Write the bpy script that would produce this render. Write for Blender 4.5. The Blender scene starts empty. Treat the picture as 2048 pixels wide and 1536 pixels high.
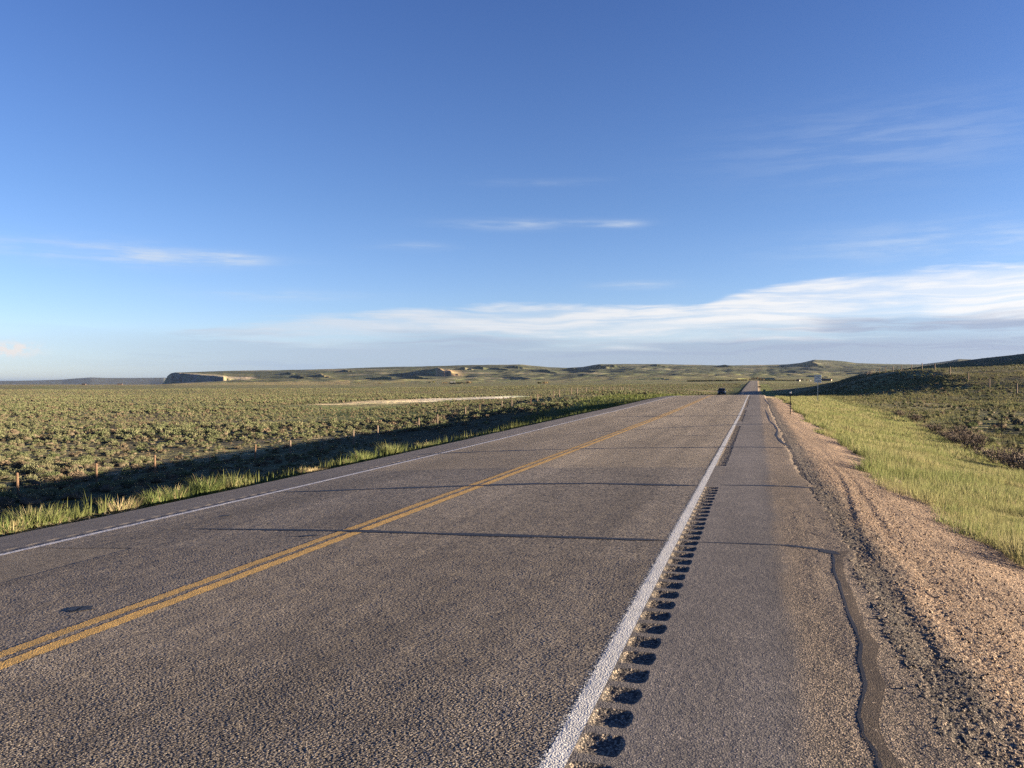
import bpy, bmesh, math, random
import numpy as np
from mathutils import Vector, Matrix

rng = np.random.default_rng(7)
random.seed(7)
S = bpy.context.scene
C = S.collection
F, CX, HY = 1657.0, 1024.0, 765.0            # focal length and horizon of the view, photograph pixels
PSI = math.atan2(490.0, F)                   # camera looks this far left of the road axis (+Y)
c, s = math.cos(PSI), math.sin(PSI)
SUN_EL, SUN_AZ = math.radians(7.3), math.radians(7.0)   # low sun on the right (+X), slightly ahead
SUN_DIR = Vector((math.cos(SUN_EL) * math.cos(SUN_AZ), math.cos(SUN_EL) * math.sin(SUN_AZ), math.sin(SUN_EL)))

# ------------------------------------------------------------------ small maths
def at(px, py, d):
    k = (px - CX) / F
    return np.array([d * (k * c - s), d * (k * s + c), (HY - py) / F * d])

def pixd(X, Y):
    d = -X * s + Y * c
    r = X * c + Y * s
    return d, r

def sstep(a, b, x):
    t = np.clip((x - a) / (b - a), 0, 1)
    return t * t * (3 - 2 * t)

def _hash(ix, iy, seed):
    h = (ix.astype(np.int64) * 374761393 + iy.astype(np.int64) * 668265263 + seed * 144269) & 0x7fffffff
    h = ((h ^ (h >> 13)) * 1274126177) & 0x7fffffff
    h = h ^ (h >> 16)
    return (h & 0xffff) / 65535.0

def vnoise(x, y, seed=0):
    x = np.asarray(x, float); y = np.asarray(y, float)
    ix, iy = np.floor(x), np.floor(y)
    fx, fy = x - ix, y - iy
    fx = fx * fx * fx * (fx * (fx * 6 - 15) + 10); fy = fy * fy * fy * (fy * (fy * 6 - 15) + 10)
    a = _hash(ix, iy, seed); b = _hash(ix + 1, iy, seed)
    d = _hash(ix, iy + 1, seed); e = _hash(ix + 1, iy + 1, seed)
    return (a + (b - a) * fx) * (1 - fy) + (d + (e - d) * fx) * fy - 0.5

def fbm(x, y, oct=4, seed=0, gain=0.5):
    t = 0; amp = 1; f = 1.0
    for o in range(oct):
        t = t + amp * vnoise(x * f + 17.3 * o, y * f - 9.1 * o, seed + o)
        amp *= gain; f *= 2.03
    return t

def gblur(a, sig, axis):
    if sig <= 0: return a
    n = int(3 * sig) + 1
    k = np.exp(-0.5 * (np.arange(-n, n + 1) / sig) ** 2); k /= k.sum()
    pad = [(0, 0), (0, 0)]; pad[axis] = (n, n)
    b = np.pad(a, pad, mode='edge')
    return np.apply_along_axis(lambda v: np.convolve(v, k, mode='valid'), axis, b)

def stones(x, y, cell, seed=0, full=False):
    """height 0..1 of packed stones on a jittered grid"""
    u, v = np.asarray(x) / cell, np.asarray(y) / cell
    iu, iv = np.floor(u), np.floor(v)
    best = np.full(u.shape, 9.0); hh = np.zeros(u.shape)
    for a in (-1, 0, 1):
        for b in (-1, 0, 1):
            cu, cv = iu + a, iv + b
            d2 = (u - cu - .15 - .7 * _hash(cu, cv, seed)) ** 2 + (v - cv - .15 - .7 * _hash(cu, cv, seed + 1)) ** 2
            m = d2 < best
            best = np.where(m, d2, best); hh = np.where(m, _hash(cu, cv, seed + 2), hh)
    h = (.3 + .7 * hh) * np.clip(1 - best / .62, 0, 1) ** .8
    return (h, hh, np.sqrt(best)) if full else h

# ------------------------------------------------------------------ road surface
XR0, XR1 = -0.925, -0.767          # right edge line
RUM = (-0.765, -0.555)             # right rumble strip
XC = -4.466                        # centre line
XL0, XL1 = -8.06, -7.95            # left edge line
XEDGE_L = -9.23
_pr = np.array([(-60, -1.6), (-20, -1.6), (42, -1.6), (57, -1.5), (72, -1.34), (90, -1.27), (105, -1.5), (125, -1.9), (155, -2.45),
                (203, -3.05), (270, -4.8), (355, -5.9), (480, -6.2), (660, -3.8), (1220, 2.6), (1400, 3.2), (1650, 1), (2300, -10), (6000, -10)])
_yy = np.arange(-60, 2400, 1.0)
_zz = gblur(np.interp(_yy, _pr[:, 0], _pr[:, 1])[None, :], 5, 1)[0]
def zr(Y): return np.interp(Y, _yy, _zz)
def cross(X, Y):
    g = 1 - 0.62 * sstep(10, 48, Y)
    return -g * (0.03 * np.clip(-0.85 - X, 0, XC * -1 - 0.85) + 0.055 * np.clip(XC - X, 0, 99)) - 0.02 * np.clip(X - 0.2, 0, 99)
def roadz(X, Y): return zr(Y) + cross(X, Y)
def edge_r(Y): return 0.86 + 0.07 * vnoise(Y * 0.5, Y * 0, 3) + 0.07 * vnoise(Y * 1.9, Y * 0, 4) + 0.05 * vnoise(Y * 6, Y * 0, 5) + .03 * vnoise(Y * 21, Y * 0, 7) - 0.12 * sstep(9, 20, Y)

def hit(px, py):
    d = F * 1.6 / (py - HY)
    for _ in range(40):
        p = at(px, py, d)
        d = F * -float(roadz(p[0], p[1])) / (py - HY)
    p = at(px, py, d)
    return np.array([p[0], p[1], float(roadz(p[0], p[1]))])

# ------------------------------------------------------------------ terrain: cross sections beside the road
RX = np.array([.8, 2.6, 6, 9.5, 12, 16, 22, 30, 42, 60, 90, 140, 220])
RY = np.array([0, 40, 80, 105, 120, 135, 150, 165, 190, 240, 300, 380, 460])
RT = {  # X: z along RY
 6:   [-2.45, -2.45, -2.0, -1.72, -1.95, -2.2, -2.6, -2.9, -3.3, -4.3, -5.5, -6.1, -6.3],
 9.5: [-3.05, -3.0, -2.3, -1.9, -1.95, -2.1, -2.4, -2.6, -2.9, -4.0, -5.4, -6.1, -6.3],
 12:  [-3.1, -3.05, -2.4, -2.0, -2.0, -2.1, -2.2, -2.3, -2.5, -3.1, -4.6, -6.0, -6.2],
 16:  [-3.0, -2.95, -2.5, -2.1, -1.95, -1.75, -1.5, -1.3, -1.3, -1.6, -3.2, -5.5, -6.2],
 22:  [-2.95, -2.85, -2.5, -2.1, -1.65, -.85, 0, .6, .9, .8, -1, -3.8, -5.5],
 30:  [-2.9, -2.7, -2.4, -2.0, -1.3, .2, 1.4, 2.3, 2.6, 3.05, 1.2, 0, -3],
 42:  [-2.7, -2.4, -1.9, -1.2, -.5, .6, 1.7, 2.5, 3.0, 3.3, 2.0, 3.5, 0],
 60:  [-2.2, -1.6, -.7, 0, .5, 1.3, 2.2, 3.0, 3.7, 3.9, 3.2, 6.0, 3],
 90:  [-1.6, -.6, .6, 1.4, 1.9, 2.4, 3.0, 3.6, 4.2, 4.6, 5.5, 10.4, 6],
 140: [-1, 0, 1, 1.8, 2.4, 3, 3.8, 4.6, 6, 9, 13, 16.2, 13],
 220: [0, 1, 2.5, 4, 5, 6, 7.5, 9, 11, 15, 21, 28, 24]}
RT[.8] = list(zr(RY) - 0.05); RT[2.6] = list(zr(RY) - 0.33)
LX = np.array([9.2, 10.2, 13, 17, 22, 28, 35, 50, 80, 140, 260])
LY = np.array([-20, 0, 30, 60, 85, 105, 125, 150, 190, 240, 300, 400])
LT = [[0, -2.15, -3.2, -4.3, -4.9, -5.3, -5.6, -5.9, -6.2, -6.5, -6.8]] * 3 + [
 [0, -2.1, -3.0, -4.2, -5.0, -5.5, -5.9, -6.1, -6.3, -6.5, -6.8],
 [0, -1.75, -2.2, -2.9, -3.6, -4.4, -5.0, -5.5, -6.1, -6.4, -6.8],
 [0, -1.7, -1.8, -2.0, -2.4, -3.2, -4.2, -5.2, -6, -6.4, -6.8],
 [0, -2.0, -2.05, -2.1, -2.2, -2.7, -3.6, -5.4, -6, -6.3, -6.7],
 [0, -2.6, -2.6, -2.5, -2.45, -2.4, -2.5, -4.7, -5.9, -6.2, -6.6],
 [0, -3.2, -3.2, -3.0, -2.8, -2.5, -2.3, -4.4, -5.8, -6.1, -6.4],
 [0, -4.2, -4.2, -4.0, -3.4, -2.8, -2.5, -4.3, -5.7, -6.1, -6.3],
 [0, -5.5, -5.5, -5.4, -4.9, -4.4, -4, -5.2, -5.9, -6.1, -6.3],
 [0, -6.2, -6.2, -6.2, -6.2, -6.2, -6.2, -6.2, -6.2, -6.3, -6.4]]
LT = np.array(LT, float)
LT[:, 0] = zr(LY) + np.array([float(cross(np.float64(-9.2), np.float64(y))) for y in LY]) - 0.04

def grid2(xs, ys, T, gx, gy, sx, sy):
    A = np.array([np.interp(gy, ys, T[:, j]) for j in range(len(xs))])          # xs x gy
    B = np.array([np.interp(gx, xs, A[:, i]) for i in range(len(gy))])          # gy x gx
    B = gblur(B, sy, 0); B = gblur(B, sx, 1)
    return B
GX = np.arange(0.8, 230, 0.6); GYr = np.arange(-20, 480, 2.0)
RG = grid2(RX, RY, np.array([RT[x] for x in RX]).T, GX, GYr, 2.0, 3.0)
GXl = np.arange(9.2, 270, 0.6); GYl = np.arange(-40, 420, 2.0)
LG = grid2(LX, LY, LT, GXl, GYl, 1.2, 3.0)
def bil(G, gx, gy, X, Y):
    u = np.clip((X - gx[0]) / (gx[1] - gx[0]), 0, len(gx) - 1.001); v = np.clip((Y - gy[0]) / (gy[1] - gy[0]), 0, len(gy) - 1.001)
    i = u.astype(int); j = v.astype(int); fu = u - i; fv = v - j
    return (G[j, i] * (1 - fu) + G[j, i + 1] * fu) * (1 - fv) + (G[j + 1, i] * (1 - fu) + G[j + 1, i + 1] * fu) * fv

# far terrain: height of the land as a table over bearing and distance
SKY = np.array([(-900, 741), (328, 767.5), (335, 752), (342, 746.5), (351, 745), (437, 742.6), (495, 741.4), (593, 740), (700, 736.5), (778, 733.6), (868, 732.5),
 (915, 731), (993, 729.7), (1042, 729), (1071, 732), (1099, 734.8), (1134, 735.7), (1167, 734), (1187, 730.5), (1200, 728.7), (1245, 728), (1323, 728.3),
 (1382, 729.7), (1450, 731), (1506, 730.5), (1575, 729.4), (1602, 727.2), (1619, 723.2), (1629, 721), (1662, 721), (1692, 723.6), (1711, 726.7), (1750, 727.5),
 (1843, 729), (1900, 722), (1916, 718.5), (1940, 719), (2000, 724), (2700, 726)])
HILL = np.array([(-900, 758), (-300, 763), (0, 762), (78, 761.5), (125, 761), (156, 758.6), (182, 756.8), (215, 758), (264, 758), (322, 758), (400, 758), (2700, 758)])
FD = np.log(np.array([300, 400, 700, 1200, 1800, 2500, 3200, 4000]))
FPX = np.array([-900, 300, 345, 520, 700, 900, 1100, 1250, 1400, 1506, 1620, 1750, 1900, 2700])
FT = np.array([[802, 793.5, 782, 775, 770.5, 769.3, 770.5, 776], [802, 793.5, 782, 775, 770.5, 769.2, 770, 775],
 [801, 792, 781.5, 774.5, 769, 768.2, 767.8, 767.2], [800, 791, 780.5, 774, 769.5, 768, 763, 755], [799, 791, 780, 773.5, 769, 766, 761, 750],
 [798, 790, 778, 772, 767, 764, 758, 746], [795, 786, 774, 769, 765, 761, 755, 746], [792, 784, 774, 766, 762, 758, 750, 740],
 [790, 782, 774, 763.5, 760.5, 757, 749, 740], [789, 780, 773.5, 762, 760, 757, 750, 741], [789, 780, 772, 763, 759, 753, 746, 737],
 [789, 780, 771, 762, 757, 751, 745, 738], [789, 780, 771, 762, 757, 751, 745, 738], [789, 780, 771, 762, 757, 751, 745, 738]])
# scarps: bearing range, distance at both ends, rise in pixels, width of the face, how far the rise lasts behind it
SCARPS = [(602, 640, 3650, 3500, 8, 40, 260), (703, 772, 3300, 2980, 8, 45, 300), (785, 836, 3450, 3250, 4.5, 40, 260),
          (843, 878, 3950, 3680, 15, 60, 330), (884, 900, 3700, 3600, 6, 40, 200), (1040, 1095, 4300, 4000, 5, 45, 300), (1166, 1200, 4550, 4300, 8, 35, 260), (1150, 1180, 4100, 3950, 4, 35, 200),
          (1000, 1045, 3300, 3100, 3, 40, 250), (540, 596, 3500, 3300, 5, 40, 250), (960, 1000, 4500, 4350, 4, 35, 250), (1560, 1625, 4500, 4100, 6, 80, 500), (1690, 1745, 2900, 2700, 4, 40, 300),
          (560, 575, 4300, 4250, 5, 18, 120), (668, 690, 4350, 4250, 6, 18, 140), (905, 925, 4350, 4280, 7, 18, 120), (935, 958, 4500, 4420, 6, 18, 140), (1010, 1030, 4600, 4540, 6, 18, 120), (1120, 1140, 4500, 4430, 6, 18, 140), (1206, 1222, 4600, 4560, 5, 18, 120), (1290, 1312, 4500, 4430, 5, 18, 140), (1420, 1450, 4400, 4300, 5, 18, 160), (1590, 1640, 2300, 2150, 3, 30, 250), (1230, 1330, 2200, 2000, 3, 30, 200)]

def farz(px, d):
    ld = np.log(np.clip(d, 300, 4000))
    cols = np.array([np.interp(ld, FD, FT[j]) for j in range(len(FPX))])
    u = np.clip(np.interp(px, FPX, np.arange(len(FPX))), 0, len(FPX) - 1.0001)
    i = u.astype(int); fu = u - i
    idx = np.arange(len(px))
    y = cols[i, idx] * (1 - fu) + cols[i + 1, idx] * fu
    sky = np.interp(px, SKY[:, 0], SKY[:, 1]); hill = np.interp(px, HILL[:, 0], HILL[:, 1])
    # the long mesa: rises to its skyline at 5 km, falls away behind it
    isr = sstep(338, 346, px)
    t = np.clip((d - 4000) / 1000, 0, 1)
    y = np.where(px > 330, y * (1 - t) + sky * t, y)
    back = sstep(5000, 7500, d)
    y = y + back * np.where(px > 330, 40, 6)
    # cliff at its left end
    m = (px > 322) & (px < 520)
    dface = np.interp(px, [322, 335, 447, 452, 470, 520], [4080, 4000, 3560, 3600, 3640, 3500]) + 22 * vnoise(px * .35, px * 0, 8) + 16 * vnoise(px * 1.1, px * 0, 9)
    top = np.interp(px, [326, 330, 335, 342, 351, 400, 447, 455, 470, 500, 520], [768, 759, 752, 746.5, 745, 749.3, 754.5, 757, 758.5, 761, 764])
    st = sstep(0, 34, d - dface)
    ytop = top + (np.minimum(sky, top) - top) * np.clip((d - dface - 34) / (5000 - dface - 34), 0, 1)
    y = np.where(m & (d < 5600), y * (1 - st) + np.minimum(np.where(d < 5000, ytop, sky), y) * st, y)
    z = (HY - y) / F * d
    for (a, b, da, db, hp, w, lag) in SCARPS:
        mm = (px > a - 5) & (px < b + 60) & (d > db - 100) & (d < da + lag * 4)
        if not mm.any(): continue
        p = px[mm]; dd = d[mm]
        u = np.clip((p - a) / (b - a), 0, 1)
        env = np.where(p < b, np.clip(u * 1.05, 0, 1) ** 1.25, np.clip(1 - (p - b) / 42, 0, 1) ** 1.5) * (p > a)
        df = da + (db - da) * np.clip((p - a) / (b - a), 0, 1.3) + 30 * vnoise(p * .3, p * 0, int(a))
        rise = sstep(0, w, dd - df) * np.exp(-np.clip(dd - df - w, 0, 1e9) / lag)
        z[mm] += hp / F * dd * env * rise
    z = np.where((px > 330) & (d < 5050), np.minimum(z, (HY - sky) / F * d), z)
    # left horizon hills
    hz = (HY - hill) / F * 14000
    z = np.where(d > 8000, (z * (1 - sstep(8000, 14000, d)) + hz * sstep(8000, 14000, d)), z)
    return z

def ground_z(X, Y, detail=True):
    X = np.asarray(X, float).ravel(); Y = np.asarray(Y, float).ravel()
    r = np.hypot(X, Y); a = np.arctan2(X * c + Y * s, -X * s + Y * c)
    ac = np.clip(a, -1.0, 1.0)
    d = r * np.cos(ac); px = CX + F * np.tan(ac)
    zn = np.where(X > -4, bil(RG, GX, GYr, X, Y), bil(LG, GXl, GYl, -X, Y))
    zf = farz(px, d)
    lo = np.interp(px, [1000, 1500, 1600], [250, 300, 470]); hi = np.interp(px, [1000, 1500, 1600], [430, 480, 640])
    w = sstep(lo, hi, d) * (np.abs(a) < 1.2)
    w = np.where(np.abs(a) >= 1.2, sstep(400, 900, r), w)
    z = zn * (1 - w) + zf * w
    out = np.maximum(np.maximum(X - 3, -10.5 - X), 0)
    if detail:
        k = sstep(0, 12, out)
        z = z + k * (0.28 * fbm(X / 14, Y / 14, 3, 21) + 0.12 * fbm(X / 3.1, Y / 3.1, 2, 22)) * (1 - sstep(500, 900, d))
        amp = sstep(1500, 3000, d) * (1 - 0.75 * sstep(4000, 4900, d)) * (1 - sstep(5000, 6000, d)) * sstep(300, 520, px)
        z = z + amp * (13 * fbm(X / 420, Y / 420, 5, 31, .55) + 9 * np.abs(vnoise(X / 90, Y / 260, 33)) + 5 * np.abs(vnoise(X / 38, Y / 120, 34)))
        z = z + sstep(8000, 12000, d) * 40 * fbm(X / 2600, Y / 2600, 4, 41)
    rz = zr(Y) - 0.12
    cw = (1 - sstep(6, 45, np.abs(X + 4.2))) * sstep(180, 300, Y) * (Y < 2300)
    z = z * (1 - cw) + (rz - 0.25) * cw
    # under the pavement
    inside = (X > XEDGE_L + 0.03) & (X < 0.72) & (Y < 2300) & (Y > -60)
    near = (X > XEDGE_L - 0.6) & (X < 3.1) & (Y < 2300) & (Y > -60)
    sl = roadz(np.clip(X, XEDGE_L, .8), Y)
    z = np.where(inside, sl - 0.10, np.where(near, np.minimum(z, sl - 0.03), z))
    return z
def gz(x, y): return float(ground_z(np.array([x]), np.array([y]))[0])

# ------------------------------------------------------------------ mesh and material helpers
def mesh_np(name, V, Q, mats, matidx=None, smooth=True, col=None):
    me = bpy.data.meshes.new(name)
    V = np.asarray(V, np.float32); Q = np.asarray(Q, np.int32)
    me.vertices.add(len(V)); me.vertices.foreach_set('co', V.ravel())
    n, k = Q.shape
    me.loops.add(n * k); me.loops.foreach_set('vertex_index', Q.ravel())
    me.polygons.add(n); me.polygons.foreach_set('loop_start', np.arange(0, n * k, k, dtype=np.int32))
    if smooth: me.polygons.foreach_set('use_smooth', np.ones(n, bool))
    for m in mats: me.materials.append(m)
    if matidx is not None: me.polygons.foreach_set('material_index', np.asarray(matidx, np.int32))
    if col is not None:
        at_ = me.color_attributes.new('Col', 'FLOAT_COLOR', 'POINT')
        cc = np.ones((len(V), 4), np.float32); cc[:, :3] = col
        at_.data.foreach_set('color', cc.ravel())
    me.update(calc_edges=True); me.validate()
    return me

def grid_faces(nr, nc, wrap=False, off=0):
    i = np.arange(nr - 1)[:, None]; j = np.arange(nc if wrap else nc - 1)[None, :]
    j2 = (j + 1) % nc
    return (np.stack([i * nc + j, i * nc + j2, (i + 1) * nc + j2, (i + 1) * nc + j], -1).reshape(-1, 4) + off)

def link(name, me, parent=None, **props):
    o = bpy.data.objects.new(name, me); C.objects.link(o)
    if parent is not None: o.parent = parent
    for k, v in props.items(): o[k] = v
    return o

def empty(name, loc, rz=0, label=None, category=None, group=None):
    o = bpy.data.objects.new(name, None); C.objects.link(o)
    o.location = loc; o.rotation_euler = (0, 0, rz); o.empty_display_size = 0.3
    if label: o['label'] = label
    if category: o['category'] = category
    if group: o['group'] = group
    return o

class NT:
    def __init__(self, tree): self.t = tree
    def n(self, typ, **kw):
        nd = self.t.nodes.new(typ)
        for k, v in kw.items(): setattr(nd, k, v)
        return nd
    def _set(self, sock, v):
        if isinstance(v, bpy.types.NodeSocket): self.t.links.new(v, sock)
        elif v is not None:
            if sock.type == 'RGBA' and not hasattr(v, '__len__'): v = (v, v, v, 1)
            elif sock.type == 'RGBA' and len(v) == 3: v = (*v, 1)
            sock.default_value = v
    def math(self, op, a, b=None, d=None, clamp=False):
        nd = self.n('ShaderNodeMath', operation=op, use_clamp=clamp)
        self._set(nd.inputs[0], a)
        if b is not None: self._set(nd.inputs[1], b)
        if d is not None: self._set(nd.inputs[2], d)
        return nd.outputs[0]
    def mix(self, f, a, b, typ='MIX'):
        nd = self.n('ShaderNodeMix', data_type='RGBA', blend_type=typ)
        self._set(nd.inputs[0], f); self._set(nd.inputs[6], a); self._set(nd.inputs[7], b)
        return nd.outputs[2]
    def mapr(self, v, a, b, x=0.0, y=1.0, smooth=False):
        nd = self.n('ShaderNodeMapRange', interpolation_type='SMOOTHSTEP' if smooth else 'LINEAR')
        for q, w in zip(range(5), (v, a, b, x, y)): self._set(nd.inputs[q], w)
        return nd.outputs[0]
    def noise(self, vec, scale, detail=4, rough=.55, out=0):
        nd = self.n('ShaderNodeTexNoise'); self._set(nd.inputs['Vector'], vec)
        nd.inputs['Scale'].default_value = scale; nd.inputs['Detail'].default_value = detail; nd.inputs['Roughness'].default_value = rough
        return nd.outputs[out]
    def voro(self, vec, scale, feature='F1', rand=1.0):
        nd = self.n('ShaderNodeTexVoronoi', feature=feature); self._set(nd.inputs['Vector'], vec)
        nd.inputs['Scale'].default_value = scale; nd.inputs['Randomness'].default_value = rand
        return nd
    def scale(self, vec, v):
        nd = self.n('ShaderNodeVectorMath', operation='MULTIPLY'); self._set(nd.inputs[0], vec); nd.inputs[1].default_value = v
        return nd.outputs[0]
    def ramp(self, f, stops):
        nd = self.n('ShaderNodeValToRGB'); self._set(nd.inputs[0], f)
        e = nd.color_ramp.elements
        while len(e) < len(stops): e.new(0.5)
        for k, (p, v) in enumerate(stops):
            e[k].position = p; e[k].color = (*v, 1) if hasattr(v, '__len__') else (v, v, v, 1)
        return nd.outputs[0]
    def bump(self, h, dist, strength=1.0, normal=None):
        nd = self.n('ShaderNodeBump'); self._set(nd.inputs['Height'], h)
        nd.inputs['Distance'].default_value = dist; nd.inputs['Strength'].default_value = strength
        if normal is not None: self._set(nd.inputs['Normal'], normal)
        return nd.outputs[0]

def mat(name):
    m = bpy.data.materials.new(name); m.use_nodes = True
    t = NT(m.node_tree); b = m.node_tree.nodes['Principled BSDF']; b.inputs['Specular IOR Level'].default_value = 0.25
    b.inputs['Roughness'].default_value = 0.85
    g = t.n('ShaderNodeNewGeometry')
    return m, t, b, g.outputs['Position']

def plain(name, colr, rough=.6, metal=0, spec=.4, var=.25, scale=6.0):
    m, t, b, pos = mat(name)
    n = t.noise(pos, scale, 5)
    b.inputs['Roughness'].default_value = rough; b.inputs['Metallic'].default_value = metal; b.inputs['Specular IOR Level'].default_value = spec
    k = t.mapr(n, .3, .7, 1 - var, 1 + var)
    col = t.mix(1.0, (*colr, 1), t.n('ShaderNodeCombineColor').outputs[0], 'MULTIPLY')
    cc = col.node.inputs[7].links[0].from_node
    for i in range(3): t._set(cc.inputs[i], k)
    t._set(b.inputs['Base Color'], col)
    return m

# chip seal: every stone its own tint, dark binder between the stones
def chipseal(name, tints, binder, scale, bdist, dark, rough=.9, blend=None, relief=False, lanes=False):
    m, t, b, pos = mat(name)
    wob = t.n('ShaderNodeVectorMath', operation='ADD'); t._set(wob.inputs[0], pos)
    t._set(wob.inputs[1], t.scale(t.noise(pos, 60, 2, .5, 1), (.012, .012, .012)))
    p2 = wob.outputs[0]
    v = t.voro(p2, scale); v2 = t.voro(p2, scale * 2.3)
    hue = t.n('ShaderNodeSeparateColor'); t._set(hue.inputs[0], v.outputs['Color'])
    hv_ = hue.outputs[0]; gap = t.mapr(v.outputs['Distance'], .35, .72, 0, 1)
    if relief:
        hv_ = t.math('FRACT', t.math('MULTIPLY', t.n('ShaderNodeAttribute', attribute_name='stone_tint').outputs['Fac'], 7.31))
        gap = t.mapr(t.n('ShaderNodeAttribute', attribute_name='stone_gap').outputs['Fac'], .38, .6, 0, 1)
    colr = t.ramp(hv_, tints)
    colr = t.mix(gap, colr, binder)
    hk = None
    if blend and len(blend) > 2:
        sx_ = t.n('ShaderNodeSeparateXYZ'); t._set(sx_.inputs[0], pos)
        xx = t.math('ADD', sx_.outputs[0], t.math('MULTIPLY', t.math('SUBTRACT', t.noise(t.scale(pos, (1, .3, 1)), 3.0, 7, .72), .5), .9))
        colr = t.mix(t.mapr(xx, blend[2], blend[3], 0, 1, True), t.mix(gap, t.ramp(hue.outputs[0], blend[0]), blend[1]), colr)
    elif blend:
        sx_ = t.n('ShaderNodeSeparateXYZ'); t._set(sx_.inputs[0], pos)
        xx = t.math('ADD', sx_.outputs[0], t.math('MULTIPLY', t.math('SUBTRACT', t.noise(t.scale(pos, (1, .25, 1)), 3.5, 6, .7), .5), .34))
        f_ = t.mapr(xx, .1, .3, 0, 1, True)
        colr = t.mix(f_, t.mix(gap, t.ramp(hue.outputs[0], blend[0]), blend[1]), colr); hk = t.math('ADD', .3, t.math('MULTIPLY', f_, .7))
    big = t.noise(t.scale(pos, (1.2, .16, 1)), 1.0, 6, .6)
    mid = t.noise(pos, 3.2, 5, .62)
    lane = t.noise(t.scale(pos, (1.5, .012, 1)), 1.0, 3, .5); blot = t.noise(t.scale(pos, (.9, .35, 1)), .55, 6, .65)
    k = t.math('MULTIPLY', t.mapr(big, .3, .7, 1 - dark, 1 + dark), t.mapr(mid, .3, .72, .84, 1.14))
    if lanes:
        sxl = t.n('ShaderNodeSeparateXYZ'); t._set(sxl.inputs[0], pos)
        xl = t.math('ADD', sxl.outputs[0], t.math('MULTIPLY', t.math('SUBTRACT', t.noise(t.scale(pos, (.5, .1, 1)), 1.2, 4, .6), .5), 1.2))
        for xc_, wd_, am_ in ((-1.75, .75, .2), (-3.25, .5, .07), (-5.6, .5, .08), (-7.1, .5, .08)):
            q_ = t.math('DIVIDE', t.math('SUBTRACT', xl, xc_), wd_)
            k = t.math('MULTIPLY', k, t.math('SUBTRACT', 1.0, t.math('MULTIPLY', t.math('POWER', 2.718, t.math('MULTIPLY', t.math('MULTIPLY', q_, q_), -1.0)), am_)))
    k = t.math('MULTIPLY', k, t.math('MULTIPLY', t.mapr(lane, .35, .65, .86, 1.12), t.mapr(blot, .35, .66, .88, 1.1)))
    mul = t.n('ShaderNodeVectorMath', operation='SCALE'); t._set(mul.inputs[0], colr); t._set(mul.inputs[3], k)
    t._set(b.inputs['Base Color'], mul.outputs[0])
    t._set(b.inputs['Roughness'], t.mapr(mid, .3, .7, rough - .12, rough))
    h = t.math('SUBTRACT', t.math('MULTIPLY', t.mapr(v.outputs['Distance'], 0, .8, 1, 0), t.math('ADD', .35, hue.outputs[1])), t.math('MULTIPLY', v2.outputs['Distance'], .35))
    if hk is not None: h = t.math('MULTIPLY', h, hk)
    nb = t.bump(t.noise(pos, 22, 4), bdist * 1.6, .6)
    t._set(b.inputs['Normal'], t.bump(h, bdist, 1.0, nb))
    return m

M = {}
CHIP = ([(0, (.06, .053, .043)), (.25, (.168, .143, .114)), (.62, (.29, .243, .187)), (.88, (.435, .368, .277)), (1, (.243, .21, .174))], (.036, .032, .027))
SMOOTH = ([(0, (.085, .078, .074)), (.5, (.122, .111, .105)), (.9, (.165, .148, .135)), (1, (.28, .24, .21))], (.068, .063, .06))
WORN = ([(0, (.08, .067, .056)), (.4, (.165, .134, .107)), (.75, (.26, .205, .158)), (1, (.37, .295, .22))], (.05, .043, .036))
M['chip'] = chipseal('chip_seal', [(q, tuple(1.14 * w for w in v)) for q, v in CHIP[0]], CHIP[1], 112, .005, .16, lanes=True)
M['chipnear'] = chipseal('chip_seal_relief', [(0, (.035, .032, .027)), (.22, (.083, .073, .058)), (.55, (.19, .16, .127)), (.82, (.36, .303, .23)), (1, (.54, .465, .355))], (.022, .02, .019), 150, .0012, .16, relief=True, lanes=True)
M['smooth'] = chipseal('smooth_asphalt', SMOOTH[0], SMOOTH[1], 120, .0024, .1)
M['shoulder_chip'] = chipseal('worn_shoulder', WORN[0], WORN[1], 92, .005, .2, blend=SMOOTH)
M['milled'] = chipseal('milled_asphalt', [(0, (.04, .037, .036)), (.4, (.1, .088, .078)), (.7, (.22, .18, .14)), (1, (.33, .27, .2))], (.03, .028, .027), 75, .009, .1)
M['gravel'] = chipseal('gravel', [(0, (.07, .052, .04)), (.25, (.18, .122, .08)), (.6, (.315, .217, .138)), (.85, (.48, .37, .262)), (1, (.17, .15, .135))], (.06, .045, .034), 84, .0055, .12, blend=([(0, (.04, .036, .032)), (.4, (.1, .086, .072)), (.75, (.2, .165, .128)), (1, (.3, .25, .19))], (.03, .027, .024), .9, 1.3))
M['gravelfar'] = chipseal('gravel_far', [(0, (.12, .09, .065)), (.25, (.26, .185, .13)), (.6, (.37, .27, .19)), (.85, (.46, .38, .3)), (1, (.24, .2, .18))], (.1, .08, .06), 45, .012, .12)

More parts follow.
